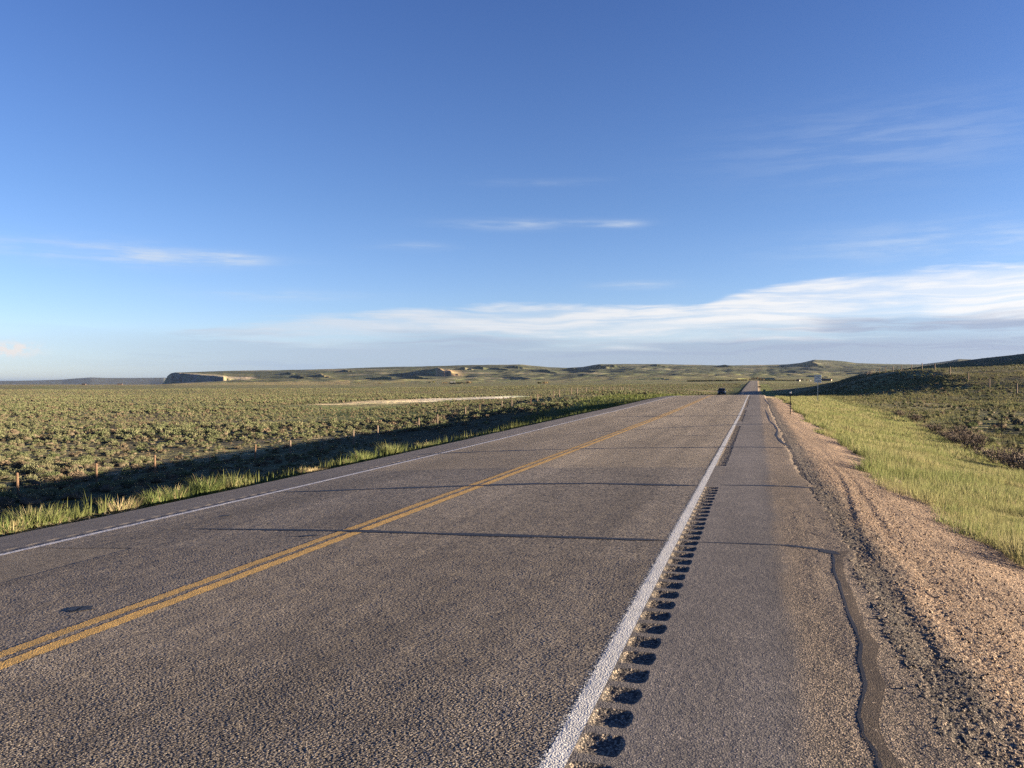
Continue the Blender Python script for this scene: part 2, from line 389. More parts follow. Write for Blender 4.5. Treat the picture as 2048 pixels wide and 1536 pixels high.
def paint(name, colr, wear, edge):
    """worn paint sheet: shows the stones below through its worn places; 'u' runs across the line"""
    m, t, b, pos = mat(name)
    uv = t.n('ShaderNodeAttribute', attribute_name='across').outputs['Fac']
    v = t.voro(pos, 95); hue = t.n('ShaderNodeSeparateColor'); t._set(hue.inputs[0], v.outputs['Color'])
    nz = t.noise(pos, 45, 5, .7)
    big = t.noise(t.scale(pos, (3, .5, 1)), 1.3, 4, .6)
    alpha_edge = t.ramp(uv, edge)
    a = t.math('ADD', t.math('MULTIPLY', alpha_edge, 1.55), t.math('MULTIPLY', t.math('SUBTRACT', nz, .5), 2.2))
    a = t.math('SUBTRACT', a, t.math('MULTIPLY', t.mapr(v.outputs['Distance'], .4, .8), .45))
    a = t.math('SUBTRACT', a, t.math('MULTIPLY', t.mapr(big, .4, .75), wear))
    a = t.mapr(a, .35, .6, 0, 1, True)
    kk = t.mapr(t.noise(pos, 9, 5, .7), .3, .7, .72, 1.08)
    mul = t.n('ShaderNodeVectorMath', operation='SCALE'); mul.inputs[0].default_value = colr; t._set(mul.inputs[3], kk)
    t._set(b.inputs['Base Color'], mul.outputs[0]); b.inputs['Roughness'].default_value = .7
    h = t.math('MULTIPLY', t.mapr(v.outputs['Distance'], 0, .8, 1, 0), t.math('ADD', .3, hue.outputs[1]))
    t._set(b.inputs['Normal'], t.bump(h, .004, .8))
    t._set(b.inputs['Alpha'], a)
    return m
M['white'] = paint('white_paint', (.46, .46, .445), .12, [(0, 0.0), (.1, .1), (.36, .42), (.52, 1.2), (.97, 1.35), (1, 1.0)])
M['white2'] = paint('old_white_paint', (.5, .49, .48), .4, [(0, .6), (.1, 1), (.9, 1), (1, .6)])
M['yellow'] = paint('yellow_paint', (.45, .282, .085), .32, [(0, .75), (.08, 1.2), (.92, 1.2), (1, .75)])
M['tar'] = chipseal('crack_tar', [(0, (.016, .015, .016)), (.6, (.026, .024, .024)), (1, (.05, .045, .042))], (.014, .013, .014), 150, .0015, .15, .6)
M['tarband'] = chipseal('worn_sealant', [(0, (.04, .031, .023)), (.6, (.062, .047, .035)), (1, (.1, .076, .056))], (.038, .03, .023), 130, .003, .3, .85)

# ground: base colour from the land-cover attribute, broken up by noise
def ground_mat():
    m, t, b, pos = mat('prairie_ground')
    col = t.n('ShaderNodeAttribute', attribute_name='Col').outputs['Color']
    n1 = t.noise(pos, .9, 6, .65); n2 = t.noise(pos, .045, 5, .6); n3 = t.noise(pos, 7, 4, .6); n4 = t.noise(pos, .006, 5, .62)
    k = t.math('MULTIPLY', t.mapr(n1, .32, .68, .42, 1.5), t.mapr(n2, .3, .7, .78, 1.22))
    k = t.math('MULTIPLY', k, t.mapr(n3, .3, .7, .8, 1.2))
    k = t.math('MULTIPLY', k, t.mapr(n4, .3, .7, .8, 1.2))
    mul = t.n('ShaderNodeVectorMath', operation='SCALE'); t._set(mul.inputs[0], col); t._set(mul.inputs[3], k)
    fs = t.noise(t.scale(pos, (1, 1, 4)), .035, 7, .75)
    mul2 = t.n('ShaderNodeVectorMath', operation='SCALE'); t._set(mul2.inputs[0], mul.outputs[0]); t._set(mul2.inputs[3], t.mapr(fs, .36, .64, .5, 1.5)); mul = mul2
    green = t.mix(t.mapr(t.noise(pos, .02, 5, .65), .45, .62, 0, .55), mul.outputs[0], t.mix(1.0, mul.outputs[0], (.75, 1.12, .62, 1), 'MULTIPLY'))
    t._set(b.inputs['Base Color'], green); b.inputs['Roughness'].default_value = .95; b.inputs['Specular IOR Level'].default_value = .1
    nb = t.bump(t.noise(pos, .12, 6, .62), 1.3, .75)
    nb = t.bump(n1, .55, .8, nb)
    t._set(b.inputs['Normal'], t.bump(n3, .05, .6, nb))
    return m
M['ground'] = ground_mat()

def leaf_mat(name, a, b_, d, nscale=1.1, trans=.25, fine=9.0):
    m, t, b, pos = mat(name)
    oi = t.n('ShaderNodeObjectInfo')
    n = t.noise(pos, nscale, 3, .6)
    f = t.math('ADD', n, t.math('MULTIPLY', t.math('SUBTRACT', oi.outputs['Random'], .5), .25))
    colr = t.ramp(f, [(.3, a), (.5, b_), (.7, d)])
    k = t.mapr(t.noise(pos, fine, 3), .3, .7, .72, 1.28)
    mul = t.n('ShaderNodeVectorMath', operation='SCALE'); t._set(mul.inputs[0], colr); t._set(mul.inputs[3], k)
    t._set(b.inputs['Base Color'], mul.outputs[0]); b.inputs['Specular IOR Level'].default_value = .12
    tr = t.n('ShaderNodeBsdfTranslucent'); t._set(tr.inputs[0], mul.outputs[0])
    mx = t.n('ShaderNodeMixShader'); mx.inputs[0].default_value = trans
    t.t.links.new(b.outputs[0], mx.inputs[1]); t.t.links.new(tr.outputs[0], mx.inputs[2])
    t.t.links.new(mx.outputs[0], t.t.nodes['Material Output'].inputs[0])
    return m
M['sage'] = leaf_mat('sage_leaves', (.09, .112, .052), (.142, .15, .08), (.188, .17, .105), .35)
M['sagebrown'] = leaf_mat('dry_sage', (.1, .085, .055), (.15, .118, .078), (.19, .145, .1), .8, .15)
M['sagetwig'] = leaf_mat('sage_twigs', (.05, .044, .03), (.078, .064, .045), (.11, .088, .062), 2.0, 0)
M['verge'] = leaf_mat('verge_grass', (.115, .145, .052), (.175, .192, .078), (.24, .22, .112), .8, .35, 5)
M['tuft'] = leaf_mat('tuft_grass', (.1, .135, .045), (.155, .18, .065), (.22, .205, .1), 1.2, .35, 6)
M['dry'] = leaf_mat('dry_grass', (.25, .2, .105), (.33, .27, .155), (.42, .36, .225), 1.5, .3, 6)
M['hillgrass'] = leaf_mat('hill_grass', (.09, .1, .042), (.135, .128, .06), (.185, .15, .085), .5, .3, 4)
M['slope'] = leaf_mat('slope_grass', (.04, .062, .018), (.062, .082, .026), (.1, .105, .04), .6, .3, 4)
M['brush'] = leaf_mat('bare_brush', (.075, .06, .052), (.115, .092, .076), (.16, .128, .1), 1.6, 0)
M['tree'] = leaf_mat('spring_leaves', (.07, .085, .03), (.13, .14, .045), (.2, .18, .07), .4, .3, 1.0)
M['treetan'] = leaf_mat('bare_willow', (.13, .1, .06), (.2, .155, .085), (.27, .2, .11), .4, .2, 1.0)
M['darkbrush'] = leaf_mat('dark_thicket', (.028, .034, .02), (.04, .044, .026), (.06, .055, .034), .1, .1, .5)
M['bark'] = plain('bark', (.09, .07, .055))
M['wood'] = plain('weathered_wood', (.11, .07, .045), .85, 0, .2, .35, 14)
M['wood_grey'] = plain('grey_wood', (.13, .1, .075), .85, 0, .2, .35, 14)
M['steel'] = plain('rusty_steel', (.06, .05, .042), .6, .3, .4, .3, 20)
M['galv'] = plain('galvanised_steel', (.42, .42, .4), .45, .6, .5, .15, 30)
M['wire'] = plain('fence_wire', (.2, .17, .14), .5, .7, .5, .2, 30)
M['board'] = plain('sign_white', (.78, .78, .76), .45, 0, .5, .05, 8)
M['ink'] = plain('sign_black', (.015, .015, .016), .5, 0, .5, .1, 8)
M['carpaint'] = plain('black_car_paint', (.008, .009, .011), .18, 0, .6, .1, 3)
M['glass'] = plain('dark_glass', (.012, .014, .017), .05, 0, .6, .05, 3)
M['rubber'] = plain('tyre_rubber', (.02, .02, .02), .85, 0, .2, .2, 20)
M['rim'] = plain('alloy_rim', (.05, .05, .052), .35, .8, .5, .1, 20)
M['lens'] = plain('headlamp_lens', (.25, .26, .28), .12, 0, .6, .1, 20)
M['trim'] = plain('black_trim', (.018, .018, .019), .6, 0, .3, .1, 10)
M['plate'] = plain('number_plate', (.2, .2, .19), .5, 0, .4, .1, 20)
M['wallwhite'] = plain('white_boards', (.28, .265, .24), .8, 0, .2, .1, 2)
M['walldark'] = plain('dark_boards', (.07, .05, .045), .85, 0, .2, .25, 2)
M['walltan'] = plain('tan_boards', (.3, .23, .17), .85, 0, .2, .15, 2)
M['roofdark'] = plain('dark_roof', (.05, .047, .05), .7, 0, .3, .2, 1)
M['roofmetal'] = plain('pale_metal_roof', (.4, .4, .4), .5, .1, .4, .1, 1)
M['door'] = plain('plank_door', (.1, .075, .06), .8, 0, .2, .2, 3)
M['reflector'] = plain('reflector', (.7, .7, .68), .3, 0, .6, .05, 20)

# ------------------------------------------------------------------ ground and hills
def land_colour(X, Y):
    r = np.hypot(X, Y); a = np.clip(np.arctan2(X * c + Y * s, -X * s + Y * c), -1, 1)
    d = r * np.cos(a); px = CX + F * np.tan(a)
    n = fbm(X / 40, Y / 40, 4, 51); n2 = fbm(X / 9, Y / 9, 3, 52); n3 = fbm(X / 350, Y / 350, 4, 53)
    def L(A, w, colr): return A * (1 - w[:, None]) + np.array(colr)[None, :] * w[:, None]
    A = np.tile(np.array([.16, .138, .075]), (len(X), 1))
    A = L(A, sstep(-.2, .35, n), (.13, .138, .06))
    A = L(A, sstep(.15, .5, n2) * .6, (.17, .135, .085))
    # pasture far out on the plain, tan
    A = L(A, sstep(1050, 1700, d) * sstep(-.3, .3, n3) * (1 - .6 * sstep(1000, 1300, px)), (.17, .145, .075))
    A = L(A, sstep(1500, 2000, d) * (d < 3000) * (px < 700) * .8, (.26, .2, .1))
    ridge = sstep(2700, 3400, d) * (px > 330) * (d < 7000)
    A = L(A, ridge * .9, (.078, .08, .045))
    A = L(A, ridge * sstep(.05, .5, n3) * .6, (.125, .11, .06))
    A = L(A, ridge * sstep(.0, .4, fbm(X / 160, Y / 60, 4, 54)) * .8, (.045, .05, .03))
    zz = ground_z(X, Y) if ridge.any() else np.zeros(len(X))
    band = np.sin(zz / 5.2 + 3 * fbm(X / 500, Y / 500, 3, 56)) * .5 + .5
    A = L(A, ridge * sstep(.72, .95, band) * sstep(-.15, .25, fbm(X / 220, Y / 220, 4, 57)) * .75, (.24, .2, .135))
    A = L(A, ridge * sstep(.75, .95, 1 - band) * .45, (.04, .045, .03))
    A = L(A, sstep(-15, 25, px - 322) * (1 - sstep(500, 520, px)) * (d > 3380) * (d < 4150) * .95, (.34, .27, .19))
    A = L(A, ((px > 345) & (px < 446)).astype(float) * (d > 3400) * (d < 4100) * .9, (.17, .155, .14))
    A = L(A, sstep(868, 876, px) * (1 - sstep(900, 945, px)) * sstep(3480, 3600, d) * (1 - sstep(4000, 4300, d)) * .75, (.3, .2, .125))
    A = L(A, sstep(628, 640, px) * (1 - sstep(650, 668, px)) * sstep(3380, 3450, d) * (1 - sstep(3600, 3900, d)) * .7, (.3, .215, .13))
    A = L(A, sstep(7000, 9000, d), (.1, .095, .085))
    # pale dry lake bed left of the road
    mid = np.interp(px, [630, 700, 800, 940, 1040], [225, 232, 259, 308, 345]); half = np.interp(px, [610, 640, 700, 800, 940, 1040, 1075], [0, 5, 20, 28, 28, 16, 0])
    pl = 1 - sstep(.7, 1.15, np.abs(d - mid + 9 * n2) / np.maximum(half, .01))
    pl = pl * (half > .5)
    A = L(A, pl, (.5, .39, .25))
    A = L(A, pl * sstep(800, 900, px), (.53, .46, .37))
    # roadside grass; the left bank's shade is painted into its ground
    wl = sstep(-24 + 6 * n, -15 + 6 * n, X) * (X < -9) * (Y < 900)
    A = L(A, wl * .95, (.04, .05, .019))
    A = L(A, (X > -39 + 5 * n) * (X < -9) * (1 - sstep(85, 120, Y)) * .75, (.045, .048, .022))  # ground colour darkened out to the fence where the bank's shade falls
    gp = wl * sstep(78, 95, Y) * (1 - sstep(180, 215, Y))
    A = L(A, gp, (.16, .18, .05))
    wr = sstep(2.0, 2.5, X) * (1 - sstep(9, 11, X + 2.5 * n)) * (Y < 900)
    A = L(A, wr, (.15, .155, .05))
    hr = sstep(9, 12, X) * (1 - sstep(250, 400, X)) * (Y < 480)
    A = L(A, hr * .9, (.13, .12, .058))
    A = L(A, hr * sstep(.1, .4, n2) * .7, (.17, .13, .085))
    A = L(A, (np.abs(X - .8) < 1.55).astype(float) * (Y < 2300) * (Y > -60), (.34, .25, .175))
    A = L(A, ((X > XEDGE_L - .75) & (X < XEDGE_L + .4)).astype(float) * (Y < 2300), (.09, .075, .06))
    return A

cols_f = np.linspace(-1.08, 1.08, 1500); cols_b = np.linspace(1.08, 2 * math.pi - 1.08, 62)[1:-1]
AZ = np.concatenate([cols_f, cols_b])
r1 = np.concatenate([np.geomspace(.4, 8, 55), np.geomspace(8, 2600, 400)[1:]])
r2 = np.concatenate([np.arange(2600, 5700, 13.0), np.geomspace(5700, 42000, 26)[1:]])
def polar(rows):
    R, A = np.meshgrid(rows, AZ, indexing='ij')
    R = R.ravel(); A = A.ravel()
    rr = R * np.cos(A); tt = R * np.sin(A)
    X = tt * c - rr * s; Y = tt * s + rr * c
    return X, Y
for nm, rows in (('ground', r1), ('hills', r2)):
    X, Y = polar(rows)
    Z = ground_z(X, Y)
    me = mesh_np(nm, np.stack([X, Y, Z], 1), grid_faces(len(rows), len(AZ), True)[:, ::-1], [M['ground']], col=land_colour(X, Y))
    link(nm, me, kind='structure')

# ------------------------------------------------------------------ road
def strip(xs_fn, rows, zfn=roadz, dz=0.0):
    V = []
    nc = len(xs_fn(rows[0]))
    XX = np.array([xs_fn(y) for y in rows]); YY = np.repeat(rows[:, None], nc, 1)
    ZZ = zfn(XX.ravel(), YY.ravel()).reshape(XX.shape) + dz
    return np.stack([XX, YY, ZZ], -1).reshape(-1, 3), grid_faces(len(rows), nc)[:, ::1]

rows_c = np.concatenate([np.arange(-50, 0, 2.0), np.arange(0, 300, 1.0), np.arange(300, 2200, 10.0)])
def lerpcols(a, b, n):
    w = np.linspace(0, 1, n); return lambda y: a + (b - a) * w
VV, QQ, MI = [], [], []
off = 0
def addp(V, Q, mi):
    global off
    VV.append(V); QQ.append(Q + off); MI.append(np.full(len(Q), mi)); off += len(V)
RUML = (-8.27, -8.075)
groups = [(-2, 13.0), (16.4, 31.7), (35.2, 49.3), (52.6, 67), (70.4, 85)]
def rumble_z(X, Y, rg):
    base = roadz(X, Y)
    k = np.round((Y - 3.62) / .3); yc = 3.62 + .3 * k
    on = np.zeros(len(Y), bool)
    for a, b in groups: on |= (yc > a) & (yc < b)
    jit = (_hash(k, k * 0, 77) - .5)
    t = (Y - yc + .012 * jit) / (.108 + .008 * jit + .006 * vnoise(X * 40, Y * 40, 61))
    e0 = .01 * vnoise(Y * 30, Y * 0, 66)
    rd = .016 * np.clip(t * t, 0, 1)
    ex = sstep(rg[0] - .002 + rd, rg[0] + .024 + rd, X + e0) * (1 - sstep(rg[1] - .03 - rd + .02 * jit, rg[1] - .006 - rd + .02 * jit, X + e0))
    dep = .0178 * np.clip(1 - t * t, 0, 1) ** .6 * ex * on
    if rg[0] < -5: dep = dep * .4
    rough = (.15 if rg[0] < -5 else 1) * np.clip(dep / .006, 0, 1) * (.0042 * vnoise(X / .02, Y / .02, 62) + .0034 * vnoise(X / .009, Y / .009, 63))
    return base - dep + rough
rows_r = np.concatenate([np.arange(2.0, 20, .0125), np.arange(20, 40, .022), np.arange(40, 86, .04)])
def cut_rows(a, b): return rows_c[(rows_c > a) & (rows_c < b)]
# lanes
lane_cols = np.concatenate([[RUML[1]], np.linspace(XL1, XC, 8), np.linspace(XC, RUM[0], 9)[1:]])
for rws in (np.concatenate([rows_c[rows_c < 2], [2.0]]), rows_c[rows_c >= 16]):
    V, Q = strip(lambda y: lane_cols, rws); addp(V, Q, 0)
CELL = .0102
def lane_z(X, Y):
    """road with real stones standing in the seal coat"""
    k = (1 - .55 * sstep(8, 15.5, Y)) * sstep(1.9, 2.1, Y) * (1 - sstep(15.6, 16.0, Y))
    fill = 1 - .6 * ((X > XR0 + .07) & (X < XR1)) - .5 * ((X > -4.63) & (X < -4.508) | (X > -4.43) & (X < -4.302))
    k = k * fill
    edge_ = sstep(0, .012, RUM[0] - X) * sstep(0, .02, X - RUML[1])
    return roadz(X, Y) + k * edge_ * ((.0034 * stones(X, Y, CELL, 5) - .0018) + .002 * vnoise(X * 9, Y * 9, 6))
def rows_geo(a, b, k, lo):
    r = [a]
    while r[-1] < b: r.append(r[-1] + max(lo, k * r[-1]))
    return np.array(r)
near_rng = []
for (y0, y1, x0, dx, k_, lo_, lap) in ((2.0, 4.3, -4.9, .0038, .0010, .003, 0), (4.28, 7.6, -6.6, .0055, .0009, .005, 1), (7.57, 11.0, -8.1, .0105, .0011, .0095, 1), (10.97, 16.02, -8.1, .017, .0015, .015, 1)):
    nx = int((RUM[0] - x0) / dx)
    rr_ = rows_geo(y0, y1, k_, lo_)
    V, Q = strip(lerpcols(max(x0, RUML[1]), RUM[0], nx), rr_, lane_z)
    if lap:      # scatter the grid points so that rows and stones never beat against each other
        G3 = V.reshape(len(rr_), nx, 3); dyr = np.gradient(rr_)[:, None]; dxr = (RUM[0] - max(x0, RUML[1])) / (nx - 1)
        G3[:, 1:-1, 0] += (rng.random((len(rr_), nx - 2)) - .5) * .8 * dxr
        G3[:, :, 1] += (rng.random((len(rr_), nx)) - .5) * .8 * dyr
        V = G3.reshape(-1, 3); V[:, 2] = lane_z(V[:, 0], V[:, 1])
    near_rng.append((off, off + len(V))); addp(V, Q, 4)
    if x0 > RUML[1]:
        V, Q = strip(lerpcols(RUML[1], x0 + .02, 6), np.arange(y0, y1 + .3, .3), roadz, -.003); addp(V, Q, 0)
# left shoulder
V, Q = strip(lambda y: np.array([XEDGE_L + .05 * vnoise(np.float64(y * .7), np.float64(0), 9) , -8.8, RUML[0]]), np.concatenate([np.arange(-50, 0, 2.), np.arange(0, 120, .25), np.arange(120, 300, 1.), np.arange(300, 2200, 10.)])); addp(V, Q, 1)
for rg, nc in ((RUM, 27), (RUML, 16)):
    V, Q = strip(lerpcols(rg[0], rg[1], nc), rows_r, lambda X, Y: rumble_z(X, Y, rg))
    dd = roadz(V[:, 0], V[:, 1]) - V[:, 2]
    fd = np.abs(dd[Q]).max(1)
    VV.append(V); QQ.append(Q + off); MI.append(np.where((fd > .0025) & (rg[0] > -5), 3, 1)); off += len(V)
    for rws in (np.concatenate([cut_rows(-60, 2), [2.0]]), np.concatenate([[rows_r[-1]], cut_rows(rows_r[-1], 9999)])):
        V, Q = strip(lerpcols(rg[0], rg[1], 2), rws); addp(V, Q, 1)
# right shoulder: smooth mat, then worn strip with a ragged edge
def sm_edge(y): return .2 + .03 * float(vnoise(np.float64(y * 1.3), np.float64(0), 12)) + .02 * float(vnoise(np.float64(y * 6), np.float64(0), 13))
rows_e = np.concatenate([np.arange(-50, 1, 2.0), np.arange(1, 30, .04), np.arange(30, 120, .2), np.arange(120, 300, 1.), np.arange(300, 2200, 10.)])
V, Q = strip(lambda y: np.array([RUM[1], -.2, sm_edge(y)]), rows_e); addp(V, Q, 2)
def wz(X, Y):
    return roadz(X, Y) + (.006 * fbm(X * 5, Y * 1.5, 3, 15) + (.0045 * stones(X, Y, .0125, 25) - .002) * (Y < 11)) * sstep(.2, .4, X)
def wcols(y):
    e = float(edge_r(np.float64(y))); a = sm_edge(y)
    return np.concatenate([np.linspace(a, e, NW - 1), [e + .02]])
def wz2(X, Y):
    X = X.reshape(-1, NW); Y = Y.reshape(-1, NW)
    z = wz(X.ravel(), Y.ravel()).reshape(X.shape)
    z[:, 0] = roadz(X[:, 0], Y[:, 0]); z[:, -2] -= .008; z[:, -1] -= .07
    return z.ravel()
NW = 72
V, Q = strip(wcols, np.concatenate([rows_geo(2.0, 12, .0018, .007), [12.01]]), wz2); addp(V, Q, 2)
NW = 9
V, Q = strip(wcols, rows_e[rows_e >= 12.0], wz2); addp(V, Q, 2)
V, Q = strip(wcols, np.concatenate([rows_e[rows_e < 2], [2.0]]), wz2); addp(V, Q, 2)
VA = np.concatenate(VV); tint_ = np.zeros(len(VA), np.float32); gap_ = np.zeros(len(VA), np.float32)
for a, b in near_rng:
    _, hh_, bb_ = stones(VA[a:b, 0], VA[a:b, 1], CELL, 5, True); tint_[a:b] = hh_; gap_[a:b] = bb_
me = mesh_np('road', VA, np.concatenate(QQ), [M['chip'], M['smooth'], M['shoulder_chip'], M['milled'], M['chipnear']], np.concatenate(MI))
for nm_, arr in (('stone_tint', tint_), ('stone_gap', gap_)): me.attributes.new(nm_, 'FLOAT', 'POINT').data.foreach_set('value', arr)
link('road', me, kind='structure')

def ribbon(name, a, b, material, rows, dz=.0016, ncol=5, zfn=roadz):
    V, Q = strip(lerpcols(a, b, ncol), rows, zfn, dz)
    me = mesh_np(name, V, Q, [material])
    at_ = me.attributes.new('across', 'FLOAT', 'POINT')
    at_.data.foreach_set('value', np.tile(np.linspace(0, 1, ncol), len(rows)).astype(np.float32))
    return link(name, me, kind='structure')
def marking(name, a, b, m, far=9999):
    n1 = int((b - a) / .009)
    near_ = rows_geo(2.0, 16, .0014, .006)
    V1, Q1 = strip(lerpcols(a, b, n1), near_, lane_z, .0021)
    V2, Q2 = strip(lerpcols(a, b, 5), np.concatenate([[near_[-1]], rows_c[(rows_c > near_[-1]) & (rows_c < far)]]), roadz, .0016)
    V3, Q3 = strip(lerpcols(a, b, 5), np.concatenate([rows_c[rows_c < 2], [2.0]]), roadz, .0016)
    V, Q = merge([(V1, Q1), (V2, Q2), (V3, Q3)])
    me = mesh_np(name, V, Q, [m])
    at_ = me.attributes.new('across', 'FLOAT', 'POINT')
    at_.data.foreach_set('value', ((V[:, 0] - a) / (b - a)).astype(np.float32))
    link(name, me, kind='structure')
def merge(parts):
    Vs, Qs, o = [], [], 0
    for V, Q in parts:
        Vs.append(V); Qs.append(Q + o); o += len(V)
    return np.concatenate(Vs), np.concatenate(Qs)
marking('edge_line', XR0, XR1, M['white'], 330)
marking('edge_line', XL0, XL1, M['white2'], 330)
marking('centre_line', -4.63, -4.508, M['yellow'], 330)
marking('centre_line', -4.43, -4.302, M['yellow'], 330)

# sealed cracks, followed on the road surface
def crack(name, pts, w, material, dz=.0022, sub=10, world=None, mul=1.0):
    P = np.array([hit(*p) for p in pts]) if world is None else np.array(world)
    t = np.linspace(0, len(P) - 1, (len(P) - 1) * sub + 1)
    Xs = np.interp(t, np.arange(len(P)), P[:, 0]); Ys = np.interp(t, np.arange(len(P)), P[:, 1])
    ww = mul * np.interp(t, np.arange(len(P)), w if hasattr(w, '__len__') else [w] * len(P))
    Xs = Xs + .012 * vnoise(t * 1.1, t * 0, len(pts)); Ys = Ys + .03 * vnoise(t * .8, t * 0, 3 + len(pts))
    T = np.stack([np.gradient(Xs), np.gradient(Ys)], 1); T /= np.linalg.norm(T, axis=1)[:, None]
    Nn = np.stack([-T[:, 1], T[:, 0]], 1)
    ww = ww * (1 + .7 * vnoise(t * 2.3, t * 0, 5) * 1.2)
    ends = np.minimum(1, np.minimum(t, t[-1] - t) * sub / 6 + .1); ww = ww * ends
    A = np.stack([Xs, Ys], 1) + Nn * ww[:, None] / 2; B = np.stack([Xs, Ys], 1) - Nn * ww[:, None] / 2
    V = np.stack([A, B], 1).reshape(-1, 2)
    Z = roadz(V[:, 0], V[:, 1]) + dz + .0022 * (V[:, 1] < 16) * (V[:, 0] < -.76) + (.0005 + .006 * fbm(V[:, 0] * 5, V[:, 1] * 1.5, 3, 15)) * sstep(.2, .4, V[:, 0])
    me = mesh_np(name, np.column_stack([V, Z]), grid_faces(len(t), 2), [material])
    return me
CR = []
def tcrack(pts, w, mul=3.2): CR.append(crack('crack', pts, w, M['tar'], mul=mul))
tcrack([(350, 1057), (520, 1059), (700, 1062), (860, 1067), (1050, 1072), (1200, 1077), (1340, 1082)], [.01, .022, .04, .045, .045, .04, .03])
tcrack([(1385, 1084), (1480, 1087), (1570, 1091), (1640, 1099), (1682, 1110)], [.012, .014, .022, .045, .05])
tcrack([(540, 985), (640, 982), (780, 977), (940, 972), (1060, 968), (1180, 967), (1300, 969), (1400, 972)], [.02, .04, .05, .07, .07, .05, .05, .05])
tcrack([(1440, 970), (1520, 971), (1580, 973), (1640, 977)], [.03, .04, .05, .06])
tcrack([(800, 911), (900, 906), (1000, 902), (1120, 899), (1250, 896), (1400, 895), (1500, 894), (1592, 896)], [.03, .06, .06, .05, .05, .07, .05, .06])
tcrack([(950, 884), (1150, 868), (1330, 856), (1470, 849), (1560, 848)], [.0, .02, .05, .09, .09])
tcrack([(1200, 834), (1330, 832.5), (1450, 831.5), (1545, 832)], [.06, .09, .11, .11])
tcrack([(1340, 872), (1435, 871)], [.05, .05]); tcrack([(590, 1073), (640, 1071)], [.03, .05]); tcrack([(130, 1222), (160, 1217), (190, 1219)], [.03, .05, .02])
tcrack([(442, 1033), (464, 1030)], [.05, .04])
tcrack([(1580, 1056), (1620, 1064), (1660, 1079)], [.008, .01, .012], 1.0); tcrack([(1647, 1142), (1670, 1152)], [.012, .014], 1.0)
snake_l = [(1765, 1560), (1760, 1536), (1754.7, 1506), (1726.8, 1467.6), (1716, 1436), (1723, 1401), (1730, 1366), (1720, 1324), (1723, 1290), (1709, 1258), (1697, 1227), (1685, 1185), (1674.5, 1160), (1667.5, 1140), (1665.7, 1118), (1664, 1104)]
snake_r = [(1822, 1560), (1807, 1536), (1779, 1500), (1764, 1467), (1758, 1436), (1765, 1401), (1768.7, 1366), (1753, 1324), (1757, 1290), (1731, 1258), (1722, 1227), (1704, 1185), (1693, 1160), (1688, 1140), (1687, 1118), (1700, 1102)]
CR.append(crack('crack', snake_l, .017, M['tar'], .0016, 8))
tcrack([(1581, 895), (1563, 884), (1552, 872), (1555, 860), (1549, 850), (1539, 842), (1536, 832), (1531, 820)], [.05, .07, .06, .07, .06, .07, .06, .05], 1.0)
tcrack([(1541, 812), (1533, 803), (1528, 796)], [.06, .08, .07], 1.0)
VVs, Qs, o_ = [], [], 0
for me in CR:
    n = len(me.vertices); co = np.empty(n * 3, np.float32); me.vertices.foreach_get('co', co)
    q = np.empty(len(me.loops), np.int32); me.loops.foreach_get('vertex_index', q)
    VVs.append(co.reshape(-1, 3)); Qs.append(q.reshape(-1, 4) + o_); o_ += n
    bpy.data.meshes.remove(me)
link('road_cracks', mesh_np('road_cracks', np.concatenate(VVs), np.concatenate(Qs), [M['tar']]), kind='structure')
# the brown sealant band beside the long crack
A = np.array([hit(*p) for p in snake_l]); B = np.array([hit(*p) for p in snake_r])
t = np.linspace(0, len(A) - 1, 200)
def ip(P, k): return np.interp(t, np.arange(len(P)), P[:, k])
V = []
for u in np.linspace(0, 1, 5):
    jit = .012 * vnoise(t * 1.7, t * 0, 91) * u
    V.append(np.stack([ip(A, 0) * (1 - u) + ip(B, 0) * u + jit, ip(A, 1) * (1 - u) + ip(B, 1) * u, t * 0], 1))
V = np.stack(V, 1).reshape(-1, 3); V[:, 2] = roadz(V[:, 0], V[:, 1]) + .006 * fbm(V[:, 0] * 5, V[:, 1] * 1.5, 3, 15) * sstep(.2, .4, V[:, 0]) + .0012
link('sealant_band', mesh_np('sealant_band', V, grid_faces(200, 5), [M['tarband']]), kind='structure')

# ------------------------------------------------------------------ gravel shoulder, real stones near the camera
rows_g = [1.2]
while rows_g[-1] < 75: rows_g.append(rows_g[-1] + max(.007, .0033 * rows_g[-1]))
rows_g = np.array(rows_g)
ncg = 230
XXg = np.array([np.linspace(float(edge_r(np.float64(y))) - .05, 2.75, ncg) for y in rows_g]); YYg = np.repeat(rows_g[:, None], ncg, 1)
def gravel_z(X, Y):
    prof = np.interp(X, [.7, .82, .95, 1.1, 1.25, 1.5, 1.9, 2.3, 2.8], [-.014, -.012, -.022, -.03, -.045, -.085, -.15, -.24, -.36])
    z = zr(Y) + prof
    rid = vnoise(X / .3 + .5 * vnoise(Y / 1.7, Y * 0, 6), Y / 3.0, 71); rid2 = vnoise(X / .14, Y / 1.1, 72)
    k = sstep(.85, 1.05, X)
    z = z + k * (1 - .5 * sstep(6, 14, Y)) * (.015 * rid + .01 * rid2 + .02 * vnoise(X / .5, Y / .7, 76))
    # tyre ruts that drift off the pavement
    for (x0, x1, amp, ph) in ((1.0, 1.4, .0065, 0), (1.3, 1.6, .005, 2)):
        xc = x0 + (x1 - x0) * sstep(8, 16, Y) - (x1 - x0) * .8 * sstep(17, 30, Y) + .05 * vnoise(Y / 1.5, Y * 0, 73 + ph)
        t = (X - xc) / .06
        z = z + amp * k * (np.exp(-(t - 1.1) ** 2) * .9 - np.exp(-t * t)) * sstep(8, 11, Y) * (1 - .8 * sstep(13, 22, Y))
    z = z + .006 * stones(X, Y, .024, 74) * (stones(X, Y, .08, 70) > .4) + .0088 * stones(X, Y, .0135, 75) * (1 - sstep(14, 24, Y)) - .007
    return z
